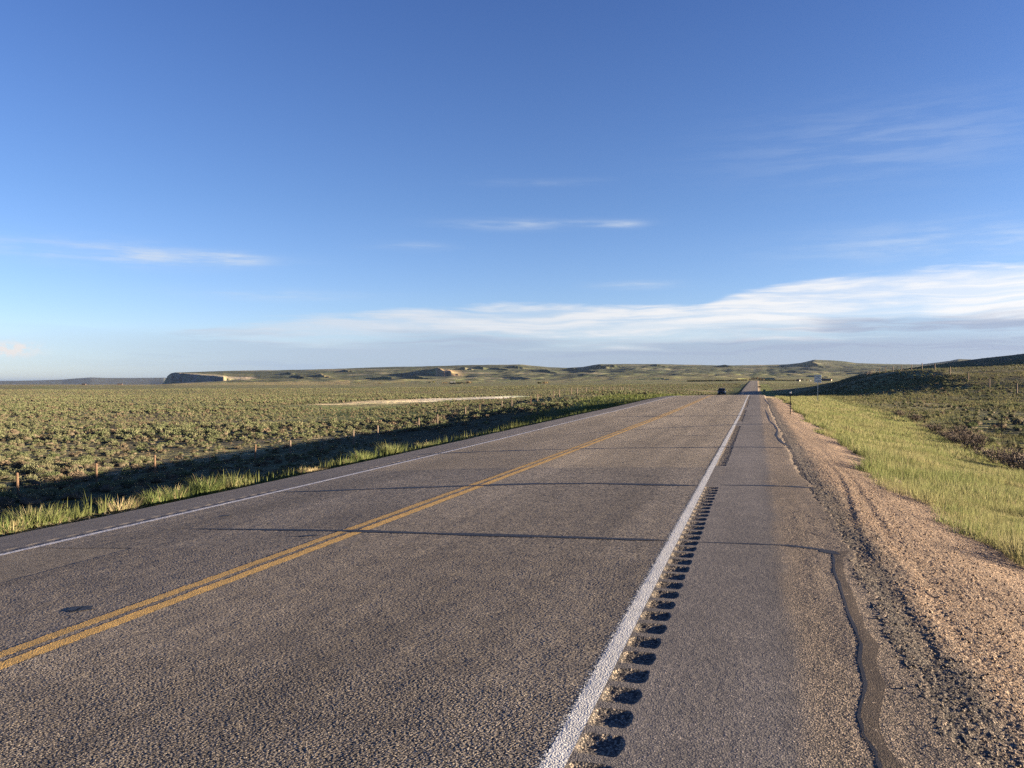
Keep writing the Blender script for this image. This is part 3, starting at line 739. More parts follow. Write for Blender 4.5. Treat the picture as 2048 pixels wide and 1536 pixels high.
Zg = gravel_z(XXg.ravel(), YYg.ravel())
link('gravel_shoulder', mesh_np('gravel_shoulder', np.column_stack([XXg.ravel(), YYg.ravel(), Zg]), grid_faces(len(rows_g), ncg), [M['gravel']]), kind='structure')
# loose stones scattered over the shoulder and onto the pavement edge
n = 5200
ys = 2.3 + 17 * rng.random(n) ** 1.7; xs = .5 + 1.9 * rng.random(n)
keep = (xs > edge_r(ys) - .25 * rng.random(n) ** 3); xs = xs[keep]; ys = ys[keep]; n = len(xs)
ico = bmesh.new(); bmesh.ops.create_icosphere(ico, subdivisions=1, radius=1)
iv = np.array([v.co[:] for v in ico.verts]); iq = np.array([[v.index for v in f.verts] for f in ico.faces]); ico.free()
sz = (.004 + .009 * rng.random(n) ** 3)
JV = iv[None] * (1 + .35 * (rng.random((n, len(iv), 1)) - .5)) * np.array([1, 1, .7]) * (sz[:, None, None] * (.7 + .6 * rng.random((n, 1, 3))))
zb = np.where(xs > edge_r(ys), gravel_z(xs, ys), roadz(xs, ys))
JV = JV + np.stack([xs, ys, zb + sz * .35], 1)[:, None, :]
JQ = (iq[None] + (np.arange(n) * len(iv))[:, None, None]).reshape(-1, 3)
link('loose_gravel', mesh_np('loose_gravel', JV.reshape(-1, 3), JQ, [M['gravel']], smooth=False), kind='stuff', label='loose tan gravel stones scattered along the pavement edge', category='gravel')

# ------------------------------------------------------------------ foliage builders
def rhombs(P, D, W):
    """leaf quads: base P, length vector D, half-width vector W"""
    V = np.stack([P, P + D * .45 + W, P + D, P + D * .45 - W], 1).reshape(-1, 3)
    Q = np.arange(len(P) * 4).reshape(-1, 4)
    return V, Q

def unit(v): return v / np.maximum(np.linalg.norm(v, axis=-1, keepdims=True), 1e-9)

def shrub_template(nleaf, seed, leaf=.11, wid=.035, h=.62, spread=.55, nclump=9):
    g = np.random.default_rng(seed)
    a = g.random(nclump) * 2 * math.pi; rr = spread * .66 * np.sqrt(g.random(nclump)); rr[:3] *= .3
    cz = h * (.38 + .35 * g.random(nclump)) * (1 - .45 * (rr / spread) ** 2)
    cen = np.stack([rr * np.cos(a), rr * np.sin(a), cz], 1); cr = spread * (.3 + .22 * g.random(nclump))
    k = g.integers(0, nclump, nleaf)
    dirs = unit(g.normal(size=(nleaf, 3)) + np.array([0, 0, .35]))
    P = cen[k] + dirs * (cr[k] * (.55 + .5 * g.random(nleaf)))[:, None] * np.array([1, 1, .75])
    P[:, 2] = np.abs(P[:, 2]) * .95 + .02
    D = unit(dirs + np.array([0, 0, .9]) + .5 * g.normal(size=(nleaf, 3))) * (leaf * (.6 + .8 * g.random(nleaf)))[:, None]
    W = unit(np.cross(D, g.normal(size=(nleaf, 3)))) * (wid * (.6 + .8 * g.random(nleaf)))[:, None]
    return rhombs(P, D, W)

def core(seed, spread=.4, h=.42, sub=2):  # opaque blob, added so light does not pass through the leaves
    """dense twig mass added inside the bush to block light"""
    bm = bmesh.new(); bmesh.ops.create_icosphere(bm, subdivisions=sub, radius=1)
    V = np.array([v.co[:] for v in bm.verts]); Q = np.array([[v.index for v in f.verts] for f in bm.faces]); bm.free()
    k = 1 + .75 * fbm(V[:, 0] * 1.7 + seed, V[:, 1] * 1.7 + V[:, 2] * 1.3, 3, seed)
    V = V * k[:, None] * np.array([spread, spread, h * .62]); V[:, 2] += h * .45
    return V, np.column_stack([Q, Q[:, 2]])

def stems(n, seed, h=.5, spread=.45, w=.012):
    g = np.random.default_rng(seed)
    a = g.random(n) * 2 * math.pi; r = spread * g.random(n) ** .6
    P = np.stack([.08 * np.cos(a), .08 * np.sin(a), np.zeros(n) - .05], 1)
    E = np.stack([r * np.cos(a), r * np.sin(a), h * (.6 + .5 * g.random(n))], 1)
    D = E - P; W = unit(np.cross(D, g.normal(size=(n, 3)))) * w
    return rhombs(P, D, W)

def scatter(V, Q, pos, sc, rot, sz=None):
    """many copies of one template as one mesh"""
    n = len(pos); ca, sa = np.cos(rot), np.sin(rot)
    X = V[None, :, 0] * ca[:, None] - V[None, :, 1] * sa[:, None]; Y = V[None, :, 0] * sa[:, None] + V[None, :, 1] * ca[:, None]
    Z = np.repeat(V[None, :, 2], n, 0)
    zsc = sc if sz is None else sz
    P = np.stack([X * sc[:, None], Y * sc[:, None], Z * zsc[:, None]], -1) + pos[:, None, :]
    QQ = (Q[None] + (np.arange(n) * len(V))[:, None, None]).reshape(-1, Q.shape[1])
    return P.reshape(-1, 3), QQ

def merge(parts):
    Vs, Qs, o = [], [], 0
    for V, Q in parts:
        Vs.append(V); Qs.append(Q + o); o += len(V)
    return np.concatenate(Vs), np.concatenate(Qs)

# ------------------------------------------------------------------ sagebrush
def sage_points():
    out = []
    for lo, hi, dens, pa, pb in ((12, 60, .85, -60, 2120), (60, 200, 1.1, -60, 2120), (200, 480, .62, -60, 2120), (480, 950, .16, -60, 2100)):
        ang0, ang1 = math.atan((pa - CX) / F), math.atan((pb - CX) / F)
        area = .5 * (ang1 - ang0) * (hi * hi - lo * lo)
        n = int(area * dens)
        r = np.sqrt(lo * lo + (hi * hi - lo * lo) * rng.random(n)); a = ang0 + (ang1 - ang0) * rng.random(n)
        f, t = r * np.cos(a), r * np.sin(a)
        out.append(np.stack([t * c - f * s, t * s + f * c], 1))
    P = np.concatenate(out)
    X, Y = P[:, 0], P[:, 1]
    d, rr = pixd(X, Y); px = CX + F * rr / d
    n1 = fbm(X / 22, Y / 22, 3, 81)
    keep = np.ones(len(P), bool)
    xl = np.interp(Y, [0, 60, 85, 105, 160, 220], [-17, -17, -19, -24, -26, -16])
    keep &= ~((X > xl + 4 * n1) & (X < 10.5 + 2 * n1))
    mid = np.interp(px, [630, 700, 800, 940, 1040], [225, 232, 259, 308, 345]); half = np.interp(px, [610, 640, 700, 800, 940, 1040, 1075], [0, 5, 20, 28, 28, 16, 0])
    keep &= ~((d - mid < half * 1.15) & (d - mid > -half * 1.15 - 16 * (half > 6)))
    keep &= (rng.random(len(P)) < np.clip(.72 + 1.3 * n1, .15, 1))
    return P[keep]
SP = sage_points()
n = 5200
xr = 10 + 34 * rng.random(n); yr = 18 + 170 * rng.random(n) ** 1.3
nk = fbm(xr / 9, yr / 9, 3, 82)
SPr = np.column_stack([xr, yr])[(rng.random(n) < np.clip(.55 + 1.6 * nk, .08, 1)) & (xr > 10.8 + 2 * fbm(yr / 8, yr * 0, 2, 83))]
SP = np.concatenate([SP, SPr])
SZ = ground_z(SP[:, 0], SP[:, 1])
d, rr = pixd(SP[:, 0], SP[:, 1]); PXs = CX + F * rr / d
ssz = (.42 + .95 * rng.random(len(SP)) ** 1.7) * np.where(SP[:, 0] > 0, .6, 1.0)
inview = (PXs > -20) & (PXs < 2068) & (HY - (SZ + .3) / d * F < 1536)
ssz = np.where((SP[:, 0] > -31) & (SP[:, 0] < 0) & (SP[:, 1] < 90), np.minimum(ssz, .62), ssz) * np.clip(1 + .9 * fbm(SP[:, 0] / 30, SP[:, 1] / 30, 2, 84), .6, 1.35)
ssz = ssz * np.interp(d, [50, 130, 480, 900], [.92, .69, .68, 1.0])
score = np.where(inview, ssz / d, 0)
order = np.argsort(-score)
near = order[:300]
rest = order[300:]
tmpl = []
def tris(Q): return np.concatenate([Q[:, [0, 1, 2]], Q[:, [0, 2, 3]]])
for q in range(6):
    V1, Q1 = shrub_template(620, 100 + q, .10, .021, .6 + .05 * (q % 3), .56, 10 + q)
    V2, Q2 = stems(26, 200 + q)
    V3, Q3 = core(q)
    V, Q = merge([(V1, tris(Q1)), (V2, tris(Q2)), (V3, Q3[:, :3])])
    mi = np.concatenate([np.zeros(2 * len(Q1)), np.ones(2 * len(Q2) + len(Q3))])
    tmpl.append(mesh_np('sagebrush', V, Q, [M['sagebrown'] if q == 4 else M['sage'], M['sagetwig']], mi, smooth=False))
for i, q in enumerate(near):
    o = bpy.data.objects.new('sagebrush', tmpl[i % 6]); C.objects.link(o)
    o.location = (SP[q, 0], SP[q, 1], SZ[q] - .04); o.rotation_euler = (0, 0, rng.random() * 6.28)
    k = ssz[q]; o.scale = (k, k, k * (.72 + .36 * rng.random()))
    o['category'] = 'shrub'
    if SP[q, 0] < 0:
        o['label'] = 'grey-green sagebrush bush, one of the many near the wire fence left of the road'; o['group'] = 'sagebrush bushes left of the road'
    else:
        o['label'] = 'small sagebrush bush, one of the many on the hillside right of the grass verge'; o['group'] = 'sagebrush bushes on the right hillside'
parts, mis = [], []
lods = [(0, 80, 260, .12, .03), (80, 140, 120, .16, .045), (140, 240, 60, .2, .062), (240, 2000, 22, .3, .11)]
for lo, hi, nl, lf, wd in lods:
    sel = rest[(d[rest] >= lo) & (d[rest] < hi)]
    for q in range(4):
        sq = sel[q::4]
        V, Q = shrub_template(nl, 300 + q + nl, lf, wd, .6, .56, 9)
        V3, Q3 = core(q, .4, .36, 1); nT = 2 * len(Q)
        V, Q = merge([(V, tris(Q)), (V3, Q3[:, :3])])
        pos = np.column_stack([SP[sq], SZ[sq] - .04]); k = ssz[sq]
        parts.append(scatter(V, Q, pos, k, rng.random(len(sq)) * 6.28, k * (.72 + .36 * rng.random(len(sq)))))
        mis.append(np.where(np.tile(np.arange(len(Q)) >= nT, len(sq)), 1, np.repeat(np.where(rng.random(len(sq)) < .15, 2, 0), len(Q))).astype(np.int32))
V, Q = merge(parts)
link('sagebrush_cover', mesh_np('sagebrush_cover', V, Q, [M['sage'], M['sagetwig'], M['sagebrown']], np.concatenate(mis), smooth=False), kind='stuff', label='sagebrush cover stretching over the far plain and hillside', category='shrubs')

# ------------------------------------------------------------------ grass
def blades(X, Y, Z, h, w, lean, seed=0):
    g = np.random.default_rng(seed); n = len(X)
    a = g.random(n) * 2 * math.pi; l = lean * g.random(n)
    D = np.stack([np.cos(a) * l, np.sin(a) * l, np.ones(n)], 1) * h[:, None]
    W = np.stack([-np.sin(a + .6), np.cos(a + .6), np.zeros(n)], 1) * w[:, None]
    return rhombs(np.stack([X, Y, Z - .02], 1), D, W)

def area_blades(x0, x1, y0, y1, dens, hr, w, lean, seed, edge=None, pat=.6):
    g = np.random.default_rng(seed)
    n = int((x1 - x0) * (y1 - y0) * dens)
    X = x0 + (x1 - x0) * g.random(n); Y = y0 + (y1 - y0) * g.random(n)
    keep = g.random(n) < np.clip(.75 + pat * 2 * fbm(X / .9, Y / .9, 3, 111), .1, 1)
    if edge is not None: keep &= edge(X, Y)
    X, Y = X[keep], Y[keep]; n = len(X)
    Z = ground_z(X, Y)
    h = (hr[0] + (hr[1] - hr[0]) * g.random(n)) * np.clip(1 + 1.1 * fbm(X / 1.3, Y / 1.3, 2, 112), .45, 1.7)
    return blades(X, Y, Z, h, np.full(n, w) * (.6 + .8 * g.random(n)), lean, seed)

def verge_edge(X, Y):
    e = 2.4 + .8 * fbm(Y / 1.9, Y * 0, 4, 113) + .3 * vnoise(Y / .45, Y * 0, 114)
    far = np.interp(Y, [0, 55, 75, 100, 120], [10.5, 10.3, 8.8, 7.4, 7.2]) + .9 * fbm(Y / 5, X * 0, 2, 115)
    return (X > e) & (X < far)
pv = [area_blades(1.9, 11, 4, 16, 1500, (.06, .2), .0026, .8, 1, verge_edge), area_blades(1.9, 11.2, 16, 30, 800, (.06, .2), .004, .8, 2, verge_edge),
      area_blades(1.9, 11.2, 30, 60, 330, (.06, .2), .008, .8, 3, verge_edge), area_blades(1.9, 10, 60, 112, 150, (.06, .2), .014, .7, 4, verge_edge)]
# taller fringe along the gravel
n = 20000
Y = 4 + 80 * rng.random(n) ** 1.6; X = 2.4 + .8 * fbm(Y / 1.9, Y * 0, 4, 113) + .3 * vnoise(Y / .45, Y * 0, 114) + .35 * rng.random(n)
keep = rng.random(n) < np.clip(.6 + 2 * vnoise(Y / .8, Y * 0, 116), .05, 1); X = X[keep]; Y = Y[keep]
pv.append(blades(X, Y, ground_z(X, Y), (.09 + .2 * rng.random(len(X))) * np.clip(1 + 1.5 * vnoise(Y / .7, Y * 0, 118), .5, 1.8), .0025 + .00018 * Y, .9, 5))
V, Q = merge(pv)
link('verge_grass', mesh_np('verge_grass', V, Q, [M['verge'], M['dry'], M['slope']], np.searchsorted([.92, .96], np.random.default_rng(3).random(len(Q))), smooth=False), kind='stuff', label='sunlit yellow-green grass on the verge right of the gravel', category='grass')

hg = [area_blades(9.5, 32, 22, 60, 110, (.08, .26), .009, .8, 7, lambda X, Y: (X > 9.6) & (fbm(X / 5, Y / 5, 2, 117) > -.25)),
      area_blades(8, 48, 60, 150, 22, (.08, .26), .022, .8, 8, lambda X, Y: (X > 8.5) & (fbm(X / 6, Y / 6, 2, 117) > -.25))]
V, Q = merge(hg)
link('hillside_grass', mesh_np('hillside_grass', V, Q, [M['hillgrass']], smooth=False), kind='stuff', label='thin grass growing between the bushes on the right hillside', category='grass')

def left_edge(X, Y): return (X < -9.75 - .25 * vnoise(Y / 1.1, X * 0, 121)) & (rng.random(len(X)) < np.interp(X, [-24, -13, -10], [.35, .75, .8]))
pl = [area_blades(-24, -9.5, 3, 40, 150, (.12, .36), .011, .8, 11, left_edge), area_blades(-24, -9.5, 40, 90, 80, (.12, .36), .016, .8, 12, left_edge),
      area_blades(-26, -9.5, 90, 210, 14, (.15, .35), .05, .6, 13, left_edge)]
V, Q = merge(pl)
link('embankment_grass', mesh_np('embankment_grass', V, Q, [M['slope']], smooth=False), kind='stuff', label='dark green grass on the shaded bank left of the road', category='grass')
# short growth right on the lip of the left shoulder
n = 30000
Y = 6 + 160 * rng.random(n) ** 1.5; X = -9.55 - .9 * rng.random(n) ** 1.3
keep = rng.random(n) < np.clip(.25 + 2.4 * fbm(Y / 2.6, Y * 0, 3, 122), .03, 1); X = X[keep]; Y = Y[keep]
hh = (.04 + .11 * rng.random(len(X))) * np.clip(1 + 1.6 * fbm(Y / 2.1, Y * 0, 2, 123), .4, 2)
V, Q = blades(X, Y, ground_z(X, Y), hh, .003 + .00014 * Y, 1.1, 14)
link('roadside_grass', mesh_np('roadside_grass', V, Q, [M['tuft']], smooth=False), kind='stuff', label='sunlit grass fringe along the left shoulder', category='grass')

# individual tufts on the left shoulder
def tuft_mesh(seed, n, h, spread, m, dry=0, w=.009):
    g = np.random.default_rng(seed)
    a = g.random(n) * 6.283; r = spread * np.sqrt(g.random(n)); out = .25 + .75 * g.random(n)
    P = np.stack([r * .45 * np.cos(a), r * .45 * np.sin(a), np.full(n, -.03)], 1)
    b = a + .5 * g.normal(size=n)
    hh = h * (.45 + .6 * g.random(n))
    D1 = np.stack([np.cos(b) * out * .5, np.sin(b) * out * .5, np.ones(n)], 1) * (hh * .58)[:, None]
    D2 = np.stack([np.cos(b) * out * 1.15, np.sin(b) * out * 1.15, np.ones(n) * .55 + .4 * g.random(n)], 1) * (hh * .58)[:, None]
    W = np.stack([-np.sin(b + .5), np.cos(b + .5), np.zeros(n)], 1) * (w * (.6 + .8 * g.random(n)))[:, None]
    V = np.stack([P - W * .6, P + W * .6, P + D1 + W, P + D1 - W, P + D1 + D2], 1).reshape(-1, 3)
    i = np.arange(n) * 5
    Q = np.concatenate([np.stack([i, i + 1, i + 2, i + 3], 1), np.stack([i + 3, i + 2, i + 4, i + 4], 1)])
    Qt = np.concatenate([np.stack([i, i + 1, i + 2], 1), np.stack([i, i + 2, i + 3], 1), np.stack([i + 3, i + 2, i + 4], 1)])
    mi = None
    mats = [m]
    if dry:
        mats = [m, M['dry']]
        dd = (g.random(n) < dry).astype(int); mi = np.concatenate([dd, dd, dd])
    return mesh_np('grass_tuft', V, Qt, mats, mi, smooth=False)
def edge_at(px, X):
    k = (px - CX) / F
    return X * (c + k * s) / (k * c - s)
TU = [(18, -9.75, .42, .30, .5, 'small yellowing grass tuft at the left end of the shoulder edge'),
      (62, -10.0, .62, .50, .12, 'tall spiky green grass tuft, biggest on the left shoulder edge'),
      (100, -9.95, .58, .48, .08, 'bushy green grass tuft beside the tallest tuft on the left shoulder'),
      (150, -10.1, .4, .35, .0, 'low green grass tuft in front of the shaded bank, left of the blond tuft'),
      (240, -9.95, .46, .48, .75, 'round blond dry grass tuft on the left shoulder edge'),
      (312, -10.0, .5, .42, .1, 'green grass tuft just right of the blond dry one'),
      (345, -10.0, .52, .42, .3, 'spiky grass tuft with pale tips, second right of the blond one'),
      (415, -10.05, .62, .42, .05, 'upright dark green grass tuft on the left road edge past the spiky pair'),
      (470, -10.0, .5, .45, .15, 'wide green grass tuft behind the upright dark one'),
      (690, -10.0, .42, .5, .1, 'low green tuft before the last tall tuft on the left road edge'),
      (725, -10.05, .6, .5, .05, 'broad spiky green tuft midway along the left road edge'),
      (782, -10.05, .75, .5, .0, 'last tall spiky green tuft midway along the left road edge'),
      (625, -9.7, .28, .55, 1.0, 'flat straw-coloured dry clump on the left shoulder edge'),
      (855, -10.1, .5, .6, .1, 'small far green tuft in front of the pale dry grass strip'),
      (955, -9.8, .26, 1.0, 1.0, 'low pale dry grass strip at the left road edge, farthest of the dry clumps')]
for i, (px, X, h, sp, dry, lab) in enumerate(TU):
    Y = edge_at(px, X)
    me = tuft_mesh(500 + i, 420, h * .64, sp * 1.15, M['tuft'], dry, .0034 + .00011 * Y)
    o = link('grass_tuft', me, label=lab, category='grass tuft', group='grass tufts on the left shoulder')
    o.location = (X, Y, gz(X, Y))
# matted straw on the shoulder lip
n = 900
Y = np.concatenate([edge_at(70, -9.5) + .9 * rng.normal(size=260), edge_at(150, -9.35) + .5 * rng.normal(size=80), edge_at(950, -9.6) + 2.2 * rng.normal(size=560)])
X = np.concatenate([-9.55 + .12 * rng.normal(size=260), -9.32 + .08 * rng.normal(size=80), -9.65 + .16 * rng.normal(size=560)])
a = rng.random(len(X)) * 6.28
Z = np.maximum(ground_z(X, Y), np.where(X > XEDGE_L, roadz(X, Y), -99)) + .02
D = np.stack([np.cos(a), np.sin(a), .25 * rng.random(len(X))], 1) * (.12 + .22 * rng.random(len(X)))[:, None]
W = np.stack([-np.sin(a), np.cos(a), np.zeros(len(X))], 1) * (.005 + .0002 * Y)[:, None]
V, Q = rhombs(np.stack([X, Y, Z], 1), D, W)
link('dead_straw', mesh_np('dead_straw', V, Q, [M['dry']], smooth=False), kind='stuff', label='matted dead straw lying along the left shoulder edge', category='dry grass')

# bare purple-brown brush in the right-hand ditch
def brush_mesh(seed, h, sp):
    g = np.random.default_rng(seed); P, D, W = [], [], []
    for k in range(46):
        a = g.random() * 6.28; out = g.random() ** .7 * sp
        p = np.array([.12 * sp * math.cos(a), .12 * sp * math.sin(a), -.05])
        e = np.array([out * math.cos(a), out * math.sin(a), h * (.55 + .5 * g.random()) * (1 - .3 * out / sp)])
        P.append(p); D.append(e - p); W.append(unit(np.cross(e - p, g.normal(size=3))) * .011)
        for q in range(16):
            t = .35 + .65 * g.random(); b = p + (e - p) * t
            dv = unit((e - p) / np.linalg.norm(e - p) + .9 * g.normal(size=3) + np.array([0, 0, .3])) * h * (.12 + .2 * g.random())
            P.append(b); D.append(dv); W.append(unit(np.cross(dv, g.normal(size=3))) * .009)
    V, Q = rhombs(np.array(P), np.array(D), np.array(W))
    return mesh_np('bare_bush', V, Q, [M['brush']], smooth=False)
BM = [brush_mesh(700 + q, .62, .62) for q in range(4)]
BR = [(2030, 26.5, 1.25), (2062, 25.5, 1.3), (2000, 28, 1.0), (1975, 30, .95), (1945, 33, 1.0), (1925, 36, 1.15), (1905, 38, .9), (1935, 40, 1.2), (1890, 41, 1.0), (1870, 45, 1.0), (1920, 44, 1.2), (1850, 48, .9), (1955, 37, 1.0), (1830, 55, 1.0), (1800, 62, .9)]
for i, (px, dd, k) in enumerate(BR):
    p = at(px, 800, dd)
    o = link('bare_bush', BM[i % 4], category='bush', group='bare bushes in the right ditch')
    o['label'] = 'bare purple-brown bush in the row between the grass verge and the right hillside'
    o.location = (p[0], p[1], gz(p[0], p[1])); o.rotation_euler = (0, 0, i * 1.3); o.scale = (k, k, k * (.8 + .3 * random.random()))

# ------------------------------------------------------------------ solid helpers
def box_np(x0, x1, y0, y1, z0, z1):
    V = np.array([(x, y, z) for z in (z0, z1) for y in (y0, y1) for x in (x0, x1)], float)
    Q = np.array([[0, 2, 3, 1], [4, 5, 7, 6], [0, 1, 5, 4], [2, 6, 7, 3], [0, 4, 6, 2], [1, 3, 7, 5]])
    return V, Q
def bevel_box(name, dims, material, parent, b=.01, seg=1):
    bm = bmesh.new()
    V, Q = box_np(*dims)
    vs = [bm.verts.new(v) for v in V]
    for f in Q: bm.faces.new([vs[i] for i in f])
    if b > 0: bmesh.ops.bevel(bm, geom=bm.edges[:], offset=b, segments=seg, affect='EDGES', profile=.5)
    me = bpy.data.meshes.new(name); bm.to_mesh(me); bm.free(); me.materials.append(material)
    return link(name, me, parent)
def bm_obj(name, bm, material, parent, smooth=False):
    me = bpy.data.meshes.new(name); bmesh.ops.recalc_face_normals(bm, faces=bm.faces[:]); bm.to_mesh(me); bm.free(); me.materials.append(material)
    if smooth:
        for p in me.polygons: p.use_smooth = True
    return link(name, me, parent)
def loft(rings):
    bm = bmesh.new(); R = [[bm.verts.new(p) for p in r] for r in rings]
    for a, b in zip(R, R[1:]):
        for i in range(len(a)):
            bm.faces.new([a[i], a[(i + 1) % len(a)], b[(i + 1) % len(a)], b[i]])
    bm.faces.new(R[0][::-1]); bm.faces.new(R[-1])
    return bm
def ring(cx_, cy_, z, r, n=10): return [(cx_ + r * math.cos(6.2832 * i / n), cy_ + r * math.sin(6.2832 * i / n), z) for i in range(n)]

# ------------------------------------------------------------------ fences
def wood_post_mesh(h, r, seed, m):
    g = random.Random(seed)
    lx, ly = g.uniform(-.04, .04), g.uniform(-.04, .04)
    rings = [ring(lx * t * h, ly * t * h, -.15 + (h + .15) * t, r * (1.05 - .12 * t), 9) for t in (0, .35, .7, .985, 1.0)]
    rings[-1] = ring(lx * h, ly * h, h + .01, r * .7, 9)
    bm = loft(rings)
    me = bpy.data.meshes.new('fence_post'); bmesh.ops.recalc_face_normals(bm, faces=bm.faces[:]); bm.to_mesh(me); bm.free(); me.materials.append(m)
    return me
def tpost_mesh(h):
    bm = bmesh.new()
    for dims in ((-.022, .022, -.004, .004, -.2, h), (-.004, .004, .004, .038, -.2, h)):
        V, Q = box_np(*dims); vs = [bm.verts.new(v) for v in V]
        for f in Q: bm.faces.new([vs[i] for i in f])
    for k in range(7):
        V, Q = box_np(-.008, .008, -.012, -.005, .25 + k * .14, .29 + k * .14); vs = [bm.verts.new(v) for v in V]
        for f in Q: bm.faces.new([vs[i] for i in f])
    me = bpy.data.meshes.new('steel_post'); bmesh.ops.recalc_face_normals(bm, faces=bm.faces[:]); bm.to_mesh(me); bm.free(); me.materials.append(M['steel'])
    return me
def tubes(name, P, r, m, parent):
    """thin three-sided wire along a polyline"""
    P = np.array(P); n = len(P); a = np.arange(3) * 2.094
    V = (P[:, None, :] + r * np.stack([np.cos(a), 0 * a, np.sin(a)], 1)[None]).reshape(-1, 3)
    return V, grid_faces(n, 3, True)
def fence(name, label, pts, h, post_of, wires, wr):
    base = empty(name, pts[0], 0, label, 'fence')
    rel = [tuple(np.array(p) - np.array(pts[0])) for p in pts]
    for i, p in enumerate(rel):
        me, nm = post_of(i)
        o = link(nm, me, base); o.location = p; o.rotation_euler = (0, 0, i * 2.1)
    parts = []
    for wz_ in wires:
        L = []
        for a, b in zip(rel, rel[1:]):
            for t in (0, .25, .5, .75):
                sag = .03 * (1 - (2 * t - 1) ** 2)
                L.append([a[k] + (b[k] - a[k]) * t + (wz_ - sag if k == 2 else 0) for k in range(3)])
        L.append([rel[-1][0], rel[-1][1], rel[-1][2] + wz_])
        parts.append(tubes('w', L, wr, None, None))
    V, Q = merge(parts)
    link('wire_strands', mesh_np('wire_strands', V, Q, [M['wire']]), base)
    return base
pw = [wood_post_mesh(1.3, .062, k, M['wood']) for k in range(4)]
pg = [wood_post_mesh(1.3, .085, 10 + k, M['wood_grey']) for k in range(4)]
tp = tpost_mesh(1.3)
# left fence: nearest posts as seen, then every 5 m
lp = []
XF = -35.0
for px in (-130, 31.7, 195, 314, 417.5): lp.append(edge_at(px, XF))
while lp[-1] < 255: lp.append(lp[-1] + 5.1)
pts = [(XF + .15 * math.sin(i * 1.7), y, gz(XF, y)) for i, y in enumerate(lp)]
def lpost(i):
    if i == 4 or i % 3 == 1 and i > 5: return tp, 'steel_post'
    return (pw[i % 4] if i < 4 or i % 5 == 0 else pg[i % 4]), 'fence_post'
fence('wire_fence', 'long wire fence with orange-brown wooden posts on the plain left of the road', pts, 1.3, lpost, (.35, .62, .9, 1.15), .003)
# right fence climbing the hill
XG = 30.0
rp = [edge_at(px, XG) for px in (2095, 2062, 2033.7, 2005, 1979, 1956, 1936.7, 1916, 1900, 1884, 1869.7, 1856.6, 1844, 1832, 1823, 1812.6, 1803, 1794, 1786, 1778, 1771, 1765, 1759, 1753.5, 1748.5, 1745, 1742.5, 1740, 1737, 1734)]
pts = [(XG, y, gz(XG, y)) for y in rp]
def rpost(i): return (pg[i % 4], 'fence_post') if i % 2 == 0 or i > 24 else (tp, 'steel_post')
fence('wire_fence', 'thin dark wire fence climbing the hillside right of the road', pts, 1.3, rpost, (.4, .7, .95, 1.18), .003)
p = at(2003.5, 888, 45); zz = gz(p[0], p[1])
o = link('steel_post', tpost_mesh(1.0), label='lone dark steel post standing below the right hillside fence', category='post'); o.location = (p[0], p[1], zz)

# ------------------------------------------------------------------ roadside posts and the sign
def delineator(px, X, h, label, plate=True):
    Y = edge_at(px, X)
    z = gz(X, Y)
    if abs(X) < 3: z = float(gravel_z(np.array([X]), np.array([Y]))[0])
    e = empty('delineator_post', (X, Y, z), 0, label, 'road marker post', 'delineator posts along the road')
    bm = bmesh.new()
    for dims in ((-.022, .022, -.005, .005, -.3, h), (-.022, -.014, .005, .03, -.3, h), (.014, .022, .005, .03, -.3, h)):
        V, Q = box_np(*dims); vs = [bm.verts.new(v) for v in V]
        for f in Q: bm.faces.new([vs[i] for i in f])
    bm_obj('post', bm, M['steel'], e)
    if plate: bevel_box('reflector', (-.042, .042, -.016, -.0055, h - .08, h - .005), M['reflector'], e, .003)
    return e
delineator(1580.5, 1.68, 1.2, 'dark marker post with pale reflector at the gravel edge, nearest the camera')
delineator(1291.5, -10.6, 1.2, 'thin dark marker post on the grass left of the road, before the crest', False)
delineator(1397, -13, 1.45, 'thin dark post left of the black vehicle, beyond the road crest', False)
delineator(1431, -10.8, 1.9, 'thin dark post standing close beside the black vehicle', False)
# small sign seen from behind past the crest
def small_marker(px, X, h, label):
    Y = edge_at(px, X); e = empty('marker_sign', (X, Y, gz(X, Y)), 0, label, 'sign')
    bevel_box('post', (-.04, .04, -.03, .03, -.3, h), M['steel'], e, .004)
    bevel_box('panel', (-.32, .32, -.05, -.031, h - .62, h), plain('green_panel', (.05, .09, .06)), e, .006)
small_marker(1528.5, 1.9, 2.3, 'small dark green marker sign right of the road just past the crest')
delineator(1521.5, 1.0, 2.0, 'thin dark marker post between the far road and the green marker sign', False)

e = empty('road_sign', (0, 0, 0), 0, 'white rectangular road sign reading PASS WITH CARE on a thin post in the grass', 'road sign')
k = (1635.6 - CX) / F; dS = 78.0
sx, sy = dS * (k * c - s), dS * (k * s + c)
zg_ = gz(sx, sy); ztop = (HY - 749.6) / F * dS; zbot = (HY - 765.2) / F * dS
e.location = (sx, sy, zg_); hb, ht = zbot - zg_, ztop - zg_
bm = bmesh.new()
for dims in ((-.028, .028, -.004, .004, -.3, ht - .05), (-.028, -.02, .004, .03, -.3, ht - .05), (.02, .028, .004, .03, -.3, ht - .05)):
    V, Q = box_np(*dims); vs = [bm.verts.new(v) for v in V]
    for f in Q: bm.faces.new([vs[i] for i in f])
bm_obj('post', bm, M['galv'], e)
hw = .315
bd = bevel_box('panel', (-hw, hw, -.012, -.008, hb, ht), M['board'], e, .0015)
